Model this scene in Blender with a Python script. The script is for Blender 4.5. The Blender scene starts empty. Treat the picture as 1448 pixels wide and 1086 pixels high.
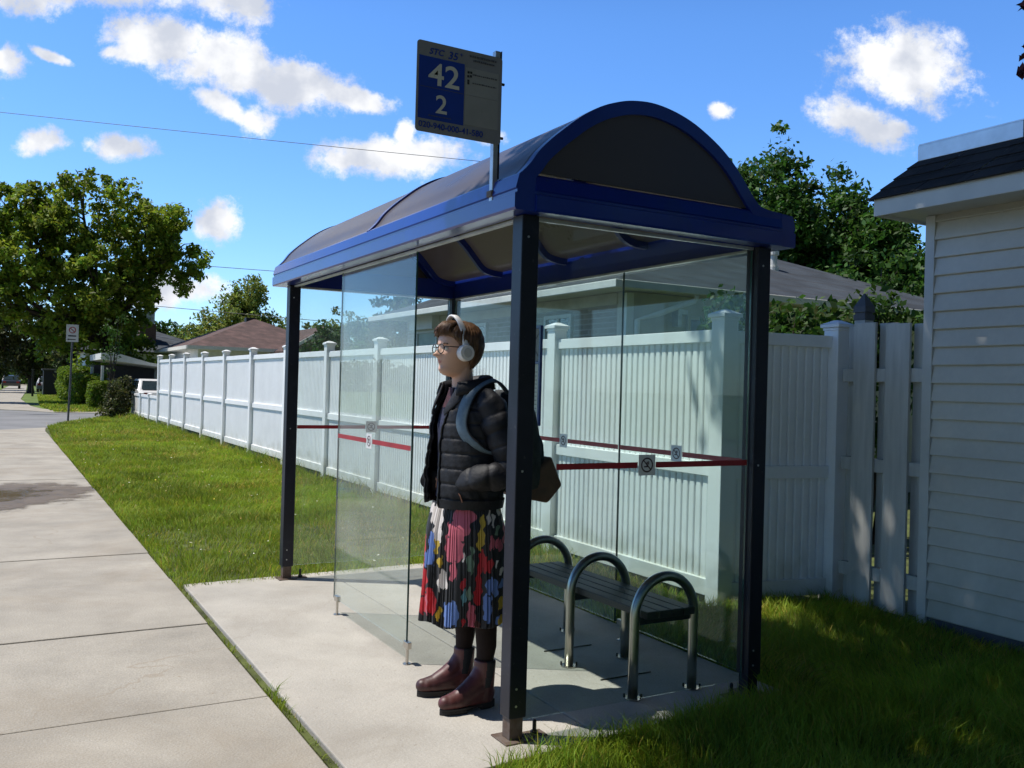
import bpy, math, random
import numpy as np
from mathutils import Vector, Matrix
random.seed(7); RNG = np.random.default_rng(7)
SC = bpy.context.scene
COL = SC.collection
PI = math.pi
# ------------------------------------------------------------------ materials
def _nodes(name):
    m = bpy.data.materials.new(name); m.use_nodes = True
    nt = m.node_tree; nt.nodes.clear()
    return m, nt, nt.nodes, nt.links
def N(nt, typ, **kw):
    n = nt.nodes.new(typ)
    for k, v in kw.items():
        if k.startswith('i_'): n.inputs[int(k[2:])].default_value = v
        else: setattr(n, k, v)
    return n
def pm(name, col, rough=.5, metal=0., var=.12, scale=6., bump=0., bscale=60., spec=.5, coat=0., col2=None, stretch=(1,1,1), detail=6, attr=None, transl=0., fine=0., fscale=200.):
    m, nt, nd, lk = _nodes(name)
    out = N(nt, 'ShaderNodeOutputMaterial'); p = N(nt, 'ShaderNodeBsdfPrincipled')
    p.inputs['Roughness'].default_value = rough; p.inputs['Metallic'].default_value = metal
    p.inputs['Specular IOR Level'].default_value = spec; p.inputs['Coat Weight'].default_value = coat
    p.inputs['Coat Roughness'].default_value = .12
    tc = N(nt, 'ShaderNodeTexCoord'); mp = N(nt, 'ShaderNodeMapping'); mp.inputs['Scale'].default_value = stretch
    lk.new(tc.outputs['Object'], mp.inputs['Vector'])
    nz = N(nt, 'ShaderNodeTexNoise'); nz.inputs['Scale'].default_value = scale; nz.inputs['Detail'].default_value = detail
    nz.inputs['Roughness'].default_value = .6
    lk.new(mp.outputs['Vector'], nz.inputs['Vector'])
    mx = N(nt, 'ShaderNodeMix', data_type='RGBA')
    c2 = col2 if col2 else tuple(c*(1-var*2) for c in col)
    c1 = col if col2 else tuple(min(1, c*(1+var*.6)) for c in col)
    mx.inputs[6].default_value = (*c1, 1); mx.inputs[7].default_value = (*c2, 1)
    rp = N(nt, 'ShaderNodeMapRange'); rp.inputs[1].default_value = .32; rp.inputs[2].default_value = .68
    lk.new(nz.outputs['Fac'], rp.inputs[0]); lk.new(rp.outputs[0], mx.inputs[0])
    csock = mx.outputs[2]
    if fine:
        n2 = N(nt, 'ShaderNodeTexNoise'); n2.inputs['Scale'].default_value = fscale; n2.inputs['Detail'].default_value = 3
        lk.new(mp.outputs['Vector'], n2.inputs['Vector'])
        r2 = N(nt, 'ShaderNodeMapRange'); r2.inputs[1].default_value = .3; r2.inputs[2].default_value = .7
        r2.inputs[3].default_value = 1-fine; r2.inputs[4].default_value = 1+fine
        lk.new(n2.outputs['Fac'], r2.inputs[0])
        ml = N(nt, 'ShaderNodeVectorMath', operation='SCALE'); lk.new(csock, ml.inputs[0]); lk.new(r2.outputs[0], ml.inputs['Scale'])
        csock = ml.outputs[0]
    if attr:
        at = N(nt, 'ShaderNodeAttribute', attribute_name=attr)
        ml = N(nt, 'ShaderNodeMix', data_type='RGBA', blend_type='MULTIPLY'); ml.inputs[0].default_value = 1
        lk.new(csock, ml.inputs[6]); lk.new(at.outputs['Color'], ml.inputs[7]); csock = ml.outputs[2]
    lk.new(csock, p.inputs['Base Color'])
    if bump:
        nb = N(nt, 'ShaderNodeTexNoise'); nb.inputs['Scale'].default_value = bscale; nb.inputs['Detail'].default_value = 5
        lk.new(mp.outputs['Vector'], nb.inputs['Vector'])
        bp = N(nt, 'ShaderNodeBump'); bp.inputs['Strength'].default_value = bump; bp.inputs['Distance'].default_value = .01
        lk.new(nb.outputs['Fac'], bp.inputs['Height']); lk.new(bp.outputs[0], p.inputs['Normal'])
    sh = p.outputs[0]
    if transl:
        t = N(nt, 'ShaderNodeBsdfTranslucent'); lk.new(csock, t.inputs[0])
        ms = N(nt, 'ShaderNodeMixShader'); ms.inputs[0].default_value = transl
        lk.new(sh, ms.inputs[1]); lk.new(t.outputs[0], ms.inputs[2]); sh = ms.outputs[0]
    lk.new(sh, out.inputs[0])
    return m
def glass_mat(name, tint, dirt=.05, dirtcol=(.7,.75,.72)):
    m, nt, nd, lk = _nodes(name)
    out = N(nt, 'ShaderNodeOutputMaterial')
    tr = N(nt, 'ShaderNodeBsdfTransparent'); tr.inputs[0].default_value = (*tint, 1)
    gl = N(nt, 'ShaderNodeBsdfGlossy'); gl.inputs['Roughness'].default_value = .0
    lw = N(nt, 'ShaderNodeLayerWeight'); lw.inputs[0].default_value = .5
    pw = N(nt, 'ShaderNodeMath', operation='POWER'); lk.new(lw.outputs['Facing'], pw.inputs[0]); pw.inputs[1].default_value = 5
    fr = N(nt, 'ShaderNodeMapRange'); fr.inputs[3].default_value = .035; fr.inputs[4].default_value = 1.0; lk.new(pw.outputs[0], fr.inputs[0])
    ms = N(nt, 'ShaderNodeMixShader'); lk.new(fr.outputs[0], ms.inputs[0]); lk.new(tr.outputs[0], ms.inputs[1]); lk.new(gl.outputs[0], ms.inputs[2])
    df = N(nt, 'ShaderNodeBsdfDiffuse'); df.inputs[0].default_value = (*dirtcol, 1)
    tc = N(nt, 'ShaderNodeTexCoord'); nz = N(nt, 'ShaderNodeTexNoise'); nz.inputs['Scale'].default_value = 2.5; nz.inputs['Detail'].default_value = 8
    lk.new(tc.outputs['Object'], nz.inputs[0])
    rp = N(nt, 'ShaderNodeMapRange'); rp.inputs[1].default_value = .35; rp.inputs[2].default_value = .75; rp.inputs[3].default_value = dirt*.5; rp.inputs[4].default_value = dirt*1.6
    lk.new(nz.outputs['Fac'], rp.inputs[0])
    m2 = N(nt, 'ShaderNodeMixShader'); lk.new(rp.outputs[0], m2.inputs[0]); lk.new(ms.outputs[0], m2.inputs[1]); lk.new(df.outputs[0], m2.inputs[2])
    lk.new(m2.outputs[0], out.inputs[0])
    return m
def tinted_panel(name, k=1.):
    m, nt, nd, lk = _nodes(name)
    out = N(nt, 'ShaderNodeOutputMaterial'); p = N(nt, 'ShaderNodeBsdfPrincipled')
    p.inputs['Base Color'].default_value = (.045, .034, .03, 1); p.inputs['Roughness'].default_value = .34
    p.inputs['Coat Weight'].default_value = .35; p.inputs['Coat Roughness'].default_value = .22
    t = N(nt, 'ShaderNodeBsdfTranslucent'); t.inputs[0].default_value = (.16, .12, .085, 1)
    ms = N(nt, 'ShaderNodeMixShader'); ms.inputs[0].default_value = .32
    tc = N(nt, 'ShaderNodeTexCoord'); nz = N(nt, 'ShaderNodeTexNoise'); nz.inputs['Scale'].default_value = 1.8; nz.inputs['Detail'].default_value = 7
    lk.new(tc.outputs['Object'], nz.inputs[0])
    rp = N(nt, 'ShaderNodeMapRange'); rp.inputs[1].default_value = .3; rp.inputs[2].default_value = .7; rp.inputs[3].default_value = .26; rp.inputs[4].default_value = .48
    lk.new(nz.outputs['Fac'], rp.inputs[0]); lk.new(rp.outputs[0], p.inputs['Roughness'])
    mc = N(nt, 'ShaderNodeMix', data_type='RGBA'); mc.inputs[6].default_value = (.115*k,.10*k,.105*k,1); mc.inputs[7].default_value = (.19*k,.17*k,.178*k,1)
    lk.new(nz.outputs['Fac'], mc.inputs[0]); lk.new(mc.outputs[2], p.inputs['Base Color'])
    lk.new(p.outputs[0], ms.inputs[1]); lk.new(t.outputs[0], ms.inputs[2]); lk.new(ms.outputs[0], out.inputs[0])
    return m
M = {}
M['concrete'] = pm('sidewalk_concrete', (.35,.32,.272), .85, var=.13, scale=1.7, bump=.35, bscale=90, fine=.14, fscale=130)
M['pad'] = pm('pad_concrete', (.41,.382,.335), .85, var=.12, scale=1.3, bump=.3, bscale=80, fine=.11, fscale=140)
M['asphalt'] = pm('asphalt', (.2,.2,.205), .9, var=.12, scale=.6, fine=.1, fscale=60)
M['wet'] = pm('wet_concrete', (.15,.115,.075), .24, var=.3, scale=3, bump=.05, bscale=25)
def wet_mat():
    m, nt, nd, lk = _nodes('wet_concrete_film'); out = N(nt,'ShaderNodeOutputMaterial'); p = N(nt,'ShaderNodeBsdfPrincipled')
    a = N(nt,'ShaderNodeAttribute', attribute_name='tint'); g = N(nt,'ShaderNodeNewGeometry')
    nz = N(nt,'ShaderNodeTexNoise'); nz.inputs['Scale'].default_value = 4.5; nz.inputs['Detail'].default_value = 9; nz.inputs['Roughness'].default_value = .65; lk.new(g.outputs['Position'], nz.inputs[0])
    ad = N(nt,'ShaderNodeMath', operation='MULTIPLY_ADD'); lk.new(nz.outputs['Fac'], ad.inputs[0]); ad.inputs[1].default_value = .9; lk.new(a.outputs['Fac'], ad.inputs[2])
    r = N(nt,'ShaderNodeMapRange', interpolation_type='SMOOTHSTEP'); r.inputs[1].default_value = .62; r.inputs[2].default_value = .92; r.inputs[4].default_value = .93; lk.new(ad.outputs[0], r.inputs[0])
    c = N(nt,'ShaderNodeMix', data_type='RGBA'); c.inputs[6].default_value = (.21,.165,.115,1); c.inputs[7].default_value = (.11,.08,.05,1); lk.new(nz.outputs['Fac'], c.inputs[0]); lk.new(c.outputs[2], p.inputs['Base Color'])
    rr = N(nt,'ShaderNodeMapRange'); rr.inputs[1].default_value = .9; rr.inputs[2].default_value = 1.3; rr.inputs[3].default_value = .5; rr.inputs[4].default_value = .06; lk.new(ad.outputs[0], rr.inputs[0]); lk.new(rr.outputs[0], p.inputs['Roughness'])
    t = N(nt,'ShaderNodeBsdfTransparent'); ms = N(nt,'ShaderNodeMixShader'); lk.new(r.outputs[0], ms.inputs[0]); lk.new(t.outputs[0], ms.inputs[1]); lk.new(p.outputs[0], ms.inputs[2]); lk.new(ms.outputs[0], out.inputs[0]); return m
M['wet'] = wet_mat()
M['soil'] = pm('soil_green', (.085,.105,.022), .95, var=.35, scale=5, bump=.4, bscale=40)
M['farlawn'] = pm('far_grass', (.12,.18,.018), .9, var=.3, scale=1.5, bump=.5, bscale=30, fine=.2, fscale=20)
M['blue'] = pm('blue_enamel', (.003,.019,.20), .33, var=.1, scale=2, coat=.6, fine=.03, bump=.03, bscale=8)
M['navy'] = pm('dark_navy_paint', (.0085,.0105,.022), .42, var=.2, scale=5, spec=.4, fine=.12, fscale=90)
M['tinted'] = tinted_panel('bronze_polycarbonate')
M['gable'] = tinted_panel('dark_bronze_panel', .5)
M['glass'] = glass_mat('shelter_glass', (.945,.98,.965), .06)
M['glass2'] = glass_mat('shelter_glass_end', (.90,.955,.94), .01, (.5,.6,.57))
M['edge'] = pm('glass_edge', (.03,.08,.07), .2, var=.05)
M['red'] = pm('red_tape', (.36,.018,.025), .45, var=.12, scale=9)
M['steel'] = pm('brushed_steel', (.56,.53,.48), .28, 1., var=.15, scale=12, stretch=(1,1,.15))
M['galv'] = pm('galvanised', (.55,.55,.56), .45, .85, var=.15, scale=9)
M['rust'] = pm('rusty_plate', (.15,.12,.10), .7, .3, var=.3, scale=25, col2=(.10,.06,.04))
M['black'] = pm('black_part', (.012,.012,.013), .5, var=.1)
M['plank'] = pm('dark_plank', (.022,.022,.025), .5, var=.25, scale=6, stretch=(1,.06,1), bump=.15, bscale=30)
M['vinyl'] = pm('white_vinyl', (.89,.89,.885), .38, var=.035, scale=2.5, fine=.015, fscale=25, spec=.45)
def dirty(m, z0, z1, dcol, amt):
    """splash dirt rising unevenly from the ground, by real height on the object"""
    nt = m.node_tree; lk = nt.links; p = [n for n in nt.nodes if n.type == 'BSDF_PRINCIPLED'][0]
    src = p.inputs['Base Color'].links[0].from_socket
    g = N(nt,'ShaderNodeNewGeometry'); sx = N(nt,'ShaderNodeSeparateXYZ'); lk.new(g.outputs['Position'], sx.inputs[0])
    nz = N(nt,'ShaderNodeTexNoise'); nz.inputs['Scale'].default_value = 5; nz.inputs['Detail'].default_value = 9; lk.new(g.outputs['Position'], nz.inputs[0])
    ad = N(nt,'ShaderNodeMath', operation='MULTIPLY_ADD'); lk.new(nz.outputs['Fac'], ad.inputs[0]); ad.inputs[1].default_value = -(z1-z0)*1.6; lk.new(sx.outputs[2], ad.inputs[2])
    r = N(nt,'ShaderNodeMapRange', interpolation_type='SMOOTHSTEP'); r.inputs[1].default_value = z1-(z1-z0)*.8; r.inputs[2].default_value = z0-(z1-z0)*.8; r.inputs[3].default_value = 0; r.inputs[4].default_value = amt; lk.new(ad.outputs[0], r.inputs[0])
    n2 = N(nt,'ShaderNodeTexNoise'); n2.inputs['Scale'].default_value = 1.7; n2.inputs['Detail'].default_value = 10; n2.inputs['Roughness'].default_value = .7; lk.new(g.outputs['Position'], n2.inputs[0])
    r2 = N(nt,'ShaderNodeMapRange'); r2.inputs[1].default_value = .58; r2.inputs[2].default_value = .78; r2.inputs[4].default_value = amt*.16; lk.new(n2.outputs['Fac'], r2.inputs[0])
    mxv = N(nt,'ShaderNodeMath', operation='MAXIMUM'); lk.new(r.outputs[0], mxv.inputs[0]); lk.new(r2.outputs[0], mxv.inputs[1])
    m2 = N(nt,'ShaderNodeMix', data_type='RGBA'); lk.new(mxv.outputs[0], m2.inputs[0]); lk.new(src, m2.inputs[6]); m2.inputs[7].default_value = (*dcol,1); lk.new(m2.outputs[2], p.inputs['Base Color'])
def stained(m, dark, scale=.7, lo=.5, hi=.75, amt=.5, crack=0.):
    nt = m.node_tree; lk = nt.links; p = [n for n in nt.nodes if n.type == 'BSDF_PRINCIPLED'][0]
    src = p.inputs['Base Color'].links[0].from_socket; g = N(nt,'ShaderNodeNewGeometry')
    nz = N(nt,'ShaderNodeTexNoise'); nz.inputs['Scale'].default_value = scale; nz.inputs['Detail'].default_value = 11; nz.inputs['Roughness'].default_value = .68; nz.inputs['Distortion'].default_value = .6; lk.new(g.outputs['Position'], nz.inputs[0])
    r = N(nt,'ShaderNodeMapRange', interpolation_type='SMOOTHSTEP'); r.inputs[1].default_value = lo; r.inputs[2].default_value = hi; r.inputs[4].default_value = amt; lk.new(nz.outputs['Fac'], r.inputs[0]); fac = r.outputs[0]
    sp = N(nt,'ShaderNodeTexNoise'); sp.inputs['Scale'].default_value = 42; sp.inputs['Detail'].default_value = 2; lk.new(g.outputs['Position'], sp.inputs[0])
    r3 = N(nt,'ShaderNodeMapRange'); r3.inputs[1].default_value = .70; r3.inputs[2].default_value = .74; r3.inputs[4].default_value = .75; lk.new(sp.outputs['Fac'], r3.inputs[0])
    mx = N(nt,'ShaderNodeMath', operation='MAXIMUM'); lk.new(fac, mx.inputs[0]); lk.new(r3.outputs[0], mx.inputs[1]); fac = mx.outputs[0]
    if crack:
        wn = N(nt,'ShaderNodeTexNoise'); wn.inputs['Scale'].default_value = 3; wn.inputs['Detail'].default_value = 6; lk.new(g.outputs['Position'], wn.inputs[0])
        ws = N(nt,'ShaderNodeVectorMath', operation='SCALE'); lk.new(wn.outputs['Color'], ws.inputs[0]); ws.inputs['Scale'].default_value = .5
        wa = N(nt,'ShaderNodeVectorMath', operation='ADD'); lk.new(g.outputs['Position'], wa.inputs[0]); lk.new(ws.outputs[0], wa.inputs[1])
        vo = N(nt,'ShaderNodeTexVoronoi', feature='DISTANCE_TO_EDGE'); vo.inputs['Scale'].default_value = .24; lk.new(wa.outputs[0], vo.inputs[0])
        r4 = N(nt,'ShaderNodeMapRange'); r4.inputs[1].default_value = .0008; r4.inputs[2].default_value = .0022; r4.inputs[3].default_value = crack; r4.inputs[4].default_value = 0; lk.new(vo.outputs['Distance'], r4.inputs[0])
        m4 = N(nt,'ShaderNodeMath', operation='MAXIMUM'); lk.new(fac, m4.inputs[0]); lk.new(r4.outputs[0], m4.inputs[1]); fac = m4.outputs[0]
    m2 = N(nt,'ShaderNodeMix', data_type='RGBA'); lk.new(fac, m2.inputs[0]); lk.new(src, m2.inputs[6]); m2.inputs[7].default_value = (*dark,1); lk.new(m2.outputs[2], p.inputs['Base Color'])
dirty(M['vinyl'], .05, .40, (.42,.40,.30), .5)
stained(M['concrete'], (.25,.205,.15), .8, .47, .75, .6, .5); stained(M['pad'], (.25,.22,.18), .9, .44, .72, .6, .35)
stained(M['navy'], (.05,.05,.055), 6, .58, .75, .5); stained(M['blue'], (.012,.03,.12), 3, .5, .75, .6)
M['woodpaint'] = pm('painted_boards', (.5,.49,.45), .6, var=.12, scale=4, stretch=(4,4,.4), bump=.15, bscale=25, fine=.04)
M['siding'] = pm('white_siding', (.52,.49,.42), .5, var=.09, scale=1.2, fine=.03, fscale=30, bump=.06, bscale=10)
dirty(M['siding'], .0, .5, (.24,.23,.17), .5)
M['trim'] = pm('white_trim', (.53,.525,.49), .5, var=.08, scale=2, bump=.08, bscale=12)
M['shingle'] = None
M['flash'] = pm('flashing_metal', (.62,.64,.67), .35, .6, var=.12, scale=4)
M['fgrey'] = pm('grey_paint', (.075,.075,.085), .6, var=.12)
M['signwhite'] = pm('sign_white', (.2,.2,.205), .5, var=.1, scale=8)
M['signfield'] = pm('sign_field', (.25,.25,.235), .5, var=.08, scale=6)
M['plate'] = pm('plate_white', (.6,.6,.6), .5, var=.05)
M['signblue'] = pm('sign_blue', (.008,.035,.26), .4, var=.08)
M['signblack'] = pm('sign_black', (.015,.015,.018), .5, var=.05)
M['signbuff'] = pm('sign_cream', (.52,.51,.44), .45, var=.05)
M['sticker'] = pm('sticker_white', (.72,.72,.7), .5, var=.06)
M['stickerink'] = pm('sticker_ink', (.06,.025,.025), .5, var=.06)
M['bark'] = pm('bark', (.075,.055,.04), .9, var=.35, scale=9, stretch=(1,1,.2), bump=.6, bscale=14)
def leafmat(name, c, c2, tr=.4):
    return pm(name, c, .55, var=.2, scale=.9, col2=c2, attr='tint', transl=tr, spec=.35)
M['leafA'] = leafmat('leaf_yellow_green', (.25,.32,.032), (.13,.205,.016), .5)
M['leafB'] = leafmat('leaf_deep_green', (.06,.14,.02), (.036,.09,.012), .4)
M['leafC'] = leafmat('leaf_light_green', (.24,.28,.06), (.16,.22,.04), .5)
M['leafD'] = leafmat('leaf_mid_green', (.05,.11,.012), (.03,.075,.01))
M['leafE'] = leafmat('leaf_olive', (.075,.085,.02), (.045,.06,.015))
M['leafP'] = leafmat('leaf_maroon', (.06,.012,.012), (.03,.008,.01), .15)
M['hedge'] = leafmat('hedge_leaf', (.17,.25,.02), (.11,.18,.014))
M['grass'] = pm('grass_blade', (.27,.345,.03), .6, var=.25, scale=1.1, col2=(.2,.285,.022), attr='tint', transl=.45, spec=.3)
M['petal'] = pm('petals', (.75,.72,.6), .7, var=.1, attr='tint')
def brick_mat(name, c1, c2, mort, w=.22, h=.07):
    m, nt, nd, lk = _nodes(name)
    out = N(nt, 'ShaderNodeOutputMaterial'); p = N(nt, 'ShaderNodeBsdfPrincipled'); p.inputs['Roughness'].default_value = .85
    tc = N(nt, 'ShaderNodeTexCoord'); sx = N(nt, 'ShaderNodeSeparateXYZ'); lk.new(tc.outputs['Object'], sx.inputs[0])
    ad = N(nt, 'ShaderNodeMath', operation='ADD'); lk.new(sx.outputs[0], ad.inputs[0]); lk.new(sx.outputs[1], ad.inputs[1])
    cb = N(nt, 'ShaderNodeCombineXYZ'); lk.new(ad.outputs[0], cb.inputs[0]); lk.new(sx.outputs[2], cb.inputs[1])
    b = N(nt, 'ShaderNodeTexBrick'); b.inputs['Scale'].default_value = 1; b.inputs['Brick Width'].default_value = w; b.inputs['Row Height'].default_value = h
    b.inputs['Mortar Size'].default_value = .008; b.inputs['Color1'].default_value = (*c1,1); b.inputs['Color2'].default_value = (*c2,1); b.inputs['Mortar'].default_value = (*mort,1)
    lk.new(cb.outputs[0], b.inputs[0]); lk.new(b.outputs[0], p.inputs['Base Color']); lk.new(p.outputs[0], out.inputs[0])
    return m
M['brick'] = brick_mat('grey_brick', (.27,.24,.2), (.2,.175,.145), (.33,.31,.28))
M['brownbrick'] = brick_mat('brown_brick', (.16,.08,.06), (.11,.055,.045), (.2,.15,.13))
def shingle_mat(name, c1, c2, mort, w=.3, h=.14):
    m = brick_mat(name, c1, c2, mort, w, h)
    nt = m.node_tree; lk = nt.links
    b = [n for n in nt.nodes if n.type == 'TEX_BRICK'][0]; p = [n for n in nt.nodes if n.type == 'BSDF_PRINCIPLED'][0]
    b.inputs['Mortar Size'].default_value = .006
    tc = [n for n in nt.nodes if n.type == 'TEX_COORD'][0]
    nz = N(nt, 'ShaderNodeTexNoise'); nz.inputs['Scale'].default_value = 2.2; nz.inputs['Detail'].default_value = 8; lk.new(tc.outputs['Object'], nz.inputs[0])
    r = N(nt, 'ShaderNodeMapRange'); r.inputs[1].default_value=.3; r.inputs[2].default_value=.7; r.inputs[3].default_value=.65; r.inputs[4].default_value=1.35; lk.new(nz.outputs['Fac'], r.inputs[0])
    v = N(nt, 'ShaderNodeVectorMath', operation='SCALE'); lk.new(b.outputs[0], v.inputs[0]); lk.new(r.outputs[0], v.inputs['Scale']); lk.new(v.outputs[0], p.inputs['Base Color'])
    nb = N(nt, 'ShaderNodeTexNoise'); nb.inputs['Scale'].default_value = 120; lk.new(tc.outputs['Object'], nb.inputs[0])
    bp = N(nt, 'ShaderNodeBump'); bp.inputs['Strength'].default_value=.4; bp.inputs['Distance'].default_value=.01; lk.new(nb.outputs['Fac'], bp.inputs['Height']); lk.new(bp.outputs[0], p.inputs['Normal'])
    return m
M['shingle'] = shingle_mat('black_shingle', (.02,.02,.024), (.011,.011,.014), (.005,.005,.006))
M['greyroof'] = shingle_mat('grey_shingle', (.042,.053,.068), (.028,.036,.048), (.03,.03,.034), .33, .15)
M['brownroof'] = shingle_mat('brown_shingle', (.105,.06,.055), (.075,.045,.042), (.06,.035,.03), .33, .17)
M['stucco'] = pm('cream_stucco', (.52,.5,.42), .9, var=.08, scale=5, bump=.3, bscale=60)
M['wallwhite'] = pm('white_wall', (.68,.68,.66), .8, var=.06)
M['winglass'] = pm('window_pane', (.03,.045,.045), .05, var=.2, spec=.8)
M['blind'] = pm('window_blind', (.35,.42,.36), .6, var=.1)
M['gutter'] = pm('gutter_white', (.74,.73,.68), .45, var=.06)
# ------------------------------------------------------------------ object helpers
ORG = {}
def tag(o, label=None, cat=None, group=None, kind=None):
    if label: o['label'] = label
    if cat: o['category'] = cat
    if group: o['group'] = group
    if kind: o['kind'] = kind
    return o
def empty(name, loc, label=None, cat=None, group=None):
    o = bpy.data.objects.new(name, None); COL.objects.link(o); o.location = loc; o.empty_display_size = .2
    ORG[o.name] = Vector(loc); return tag(o, label, cat, group)
def link_mesh(name, me, mats, parent=None, loc=None, smooth=False):
    o = bpy.data.objects.new(name, me); COL.objects.link(o)
    for m in (mats if isinstance(mats, (list, tuple)) else [mats]): me.materials.append(m)
    if parent is not None: o.parent = parent; ORG[o.name] = ORG[parent.name].copy()
    else: ORG[o.name] = Vector(loc or (0,0,0)); o.location = ORG[o.name]
    if smooth: me.polygons.foreach_set('use_smooth', [True]*len(me.polygons))
    return o
class MB:
    def __init__(s): s.v = []; s.f = []; s.m = []
    def add(s, vs, fs, mi=0):
        k = len(s.v); s.v += [tuple(p) for p in vs]; s.f += [tuple(i+k for i in f) for f in fs]; s.m += [mi]*len(fs); return s
    def box(s, x0,x1,y0,y1,z0,z1, mi=0):
        vs = [(x,y,z) for z in (z0,z1) for y in (y0,y1) for x in (x0,x1)]
        return s.add(vs, [(0,2,3,1),(4,5,7,6),(0,1,5,4),(2,6,7,3),(0,4,6,2),(1,3,7,5)], mi)
    def obox(s, c, ax, ay, az, mi=0):
        c, ax, ay, az = map(Vector, (c, ax, ay, az))
        vs = [c+ax*i+ay*j+az*k for k in (-1,1) for j in (-1,1) for i in (-1,1)]
        return s.add(vs, [(0,2,3,1),(4,5,7,6),(0,1,5,4),(2,6,7,3),(0,4,6,2),(1,3,7,5)], mi)
    def tube(s, pts, rad, n=12, mi=0, cap=True):
        pts = [Vector(p) for p in pts]; k = len(pts)
        if not hasattr(rad, '__len__'): rad = [rad]*k
        t0 = (pts[1]-pts[0]).normalized(); up = Vector((0,0,1)) if abs(t0.z) < .9 else Vector((1,0,0))
        nrm = t0.cross(up).normalized(); vs = []; fs = []
        for i in range(k):
            t = ((pts[min(i+1,k-1)]-pts[max(i-1,0)])).normalized()
            nrm = (nrm - t*nrm.dot(t)).normalized(); bn = t.cross(nrm)
            r = rad[i]; ra, rb = r if hasattr(r, '__len__') else (r, r)
            for j in range(n):
                a = 2*PI*j/n; vs.append(pts[i]+nrm*math.cos(a)*ra+bn*math.sin(a)*rb)
        for i in range(k-1):
            for j in range(n):
                j2 = (j+1)%n; fs.append((i*n+j, i*n+j2, (i+1)*n+j2, (i+1)*n+j))
        if cap: fs.append(tuple(range(n-1,-1,-1))); fs.append(tuple((k-1)*n+j for j in range(n)))
        return s.add(vs, fs, mi)
    def cyl(s, p, q, r, n=16, mi=0): return s.tube([p, q], r, n, mi)
    def prism(s, poly, ext, mi=0):
        e = Vector(ext); k = len(poly); P = [Vector(p) for p in poly]
        vs = P+[p+e for p in P]
        fs = [tuple(range(k-1,-1,-1)), tuple(range(k,2*k))]+[(i,(i+1)%k,k+(i+1)%k,k+i) for i in range(k)]
        return s.add(vs, fs, mi)
    def grid(s, P, mi=0, closed_u=False):
        r = len(P); c = len(P[0]); vs = [p for row in P for p in row]; fs = []
        for i in range(r-1):
            for j in range(c if closed_u else c-1):
                j2 = (j+1)%c; fs.append((i*c+j, i*c+j2, (i+1)*c+j2, (i+1)*c+j))
        return s.add(vs, fs, mi)
    def sphere(s, c, r, nu=16, nv=10, mi=0):
        c = Vector(c); rr = r if hasattr(r,'__len__') else (r,r,r)
        P = [[c+Vector((rr[0]*math.sin(PI*i/nv)*math.cos(2*PI*j/nu), rr[1]*math.sin(PI*i/nv)*math.sin(2*PI*j/nu), -rr[2]*math.cos(PI*i/nv))) for j in range(nu)] for i in range(nv+1)]
        return s.grid(P, mi, True)
    def build(s, name, mat, parent=None, loc=None, bevel=0, smooth=False, seg=2, label=None):
        o0 = ORG[parent.name] if parent is not None else Vector(loc or (0,0,0))
        me = bpy.data.meshes.new(name); me.from_pydata([tuple(Vector(p)-o0) for p in s.v], [], s.f)
        o = link_mesh(name, me, mat, parent, loc, smooth)
        if any(s.m): me.polygons.foreach_set('material_index', s.m)
        me.update()
        if bevel:
            b = o.modifiers.new('bevel','BEVEL'); b.width = bevel; b.segments = seg; b.limit_method = 'ANGLE'; b.angle_limit = .6
            b.harden_normals = False
        if label: o['label'] = label
        return o
def np_mesh(name, verts, faces_list, mats, parent=None, loc=None, colors=None, smooth=False):
    """verts (n,3); faces_list: list of (m,k) int arrays"""
    me = bpy.data.meshes.new(name)
    o0 = np.array(ORG[parent.name] if parent is not None else (loc or (0,0,0)))
    v = (verts-o0).astype(np.float32)
    me.vertices.add(len(v)); me.vertices.foreach_set('co', v.ravel())
    idx = np.concatenate([f.ravel() for f in faces_list]).astype(np.int32)
    tot = np.concatenate([np.full(len(f), f.shape[1]) for f in faces_list]).astype(np.int32)
    st = np.concatenate([[0], np.cumsum(tot)[:-1]]).astype(np.int32)
    me.loops.add(len(idx)); me.loops.foreach_set('vertex_index', idx)
    me.polygons.add(len(tot)); me.polygons.foreach_set('loop_start', st)
    me.update(calc_edges=True)
    if colors is not None:
        a = me.color_attributes.new('tint', 'FLOAT_COLOR', 'POINT')
        c = np.ones((len(v),4), np.float32); c[:,:3] = colors; a.data.foreach_set('color', c.ravel())
    o = link_mesh(name, me, mats, parent, loc, smooth)
    return o
def text_mesh(name, s, size, loc, rot, mat, parent, align='LEFT', ext=.0006, shear=0, sx=1.):
    cu = bpy.data.curves.new('lettering', 'FONT'); cu.body = s; cu.size = size; cu.extrude = ext; cu.align_x = align; cu.shear = shear; cu.offset = size*.012
    t = bpy.data.objects.new('lettering', cu); COL.objects.link(t); bpy.context.view_layer.update()
    me = bpy.data.meshes.new_from_object(t.evaluated_get(bpy.context.evaluated_depsgraph_get()))
    bpy.data.objects.remove(t); bpy.data.curves.remove(cu)
    me.transform(Matrix.Translation(Vector(loc)-ORG[parent.name]) @ rot.to_4x4() @ Matrix.Diagonal((sx,1,1,1)))
    me.name = name
    me.materials.clear()
    return link_mesh(name, me, mat, parent)
def evaluated(o, name):
    dg = bpy.context.evaluated_depsgraph_get(); me = bpy.data.meshes.new_from_object(o.evaluated_get(dg)); me.name = name
    return me

def boxes(name, mat, parent, bl, bevel=0):
    return [MB().box(*b).build(name, mat, parent, bevel=bevel) for b in bl]
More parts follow.
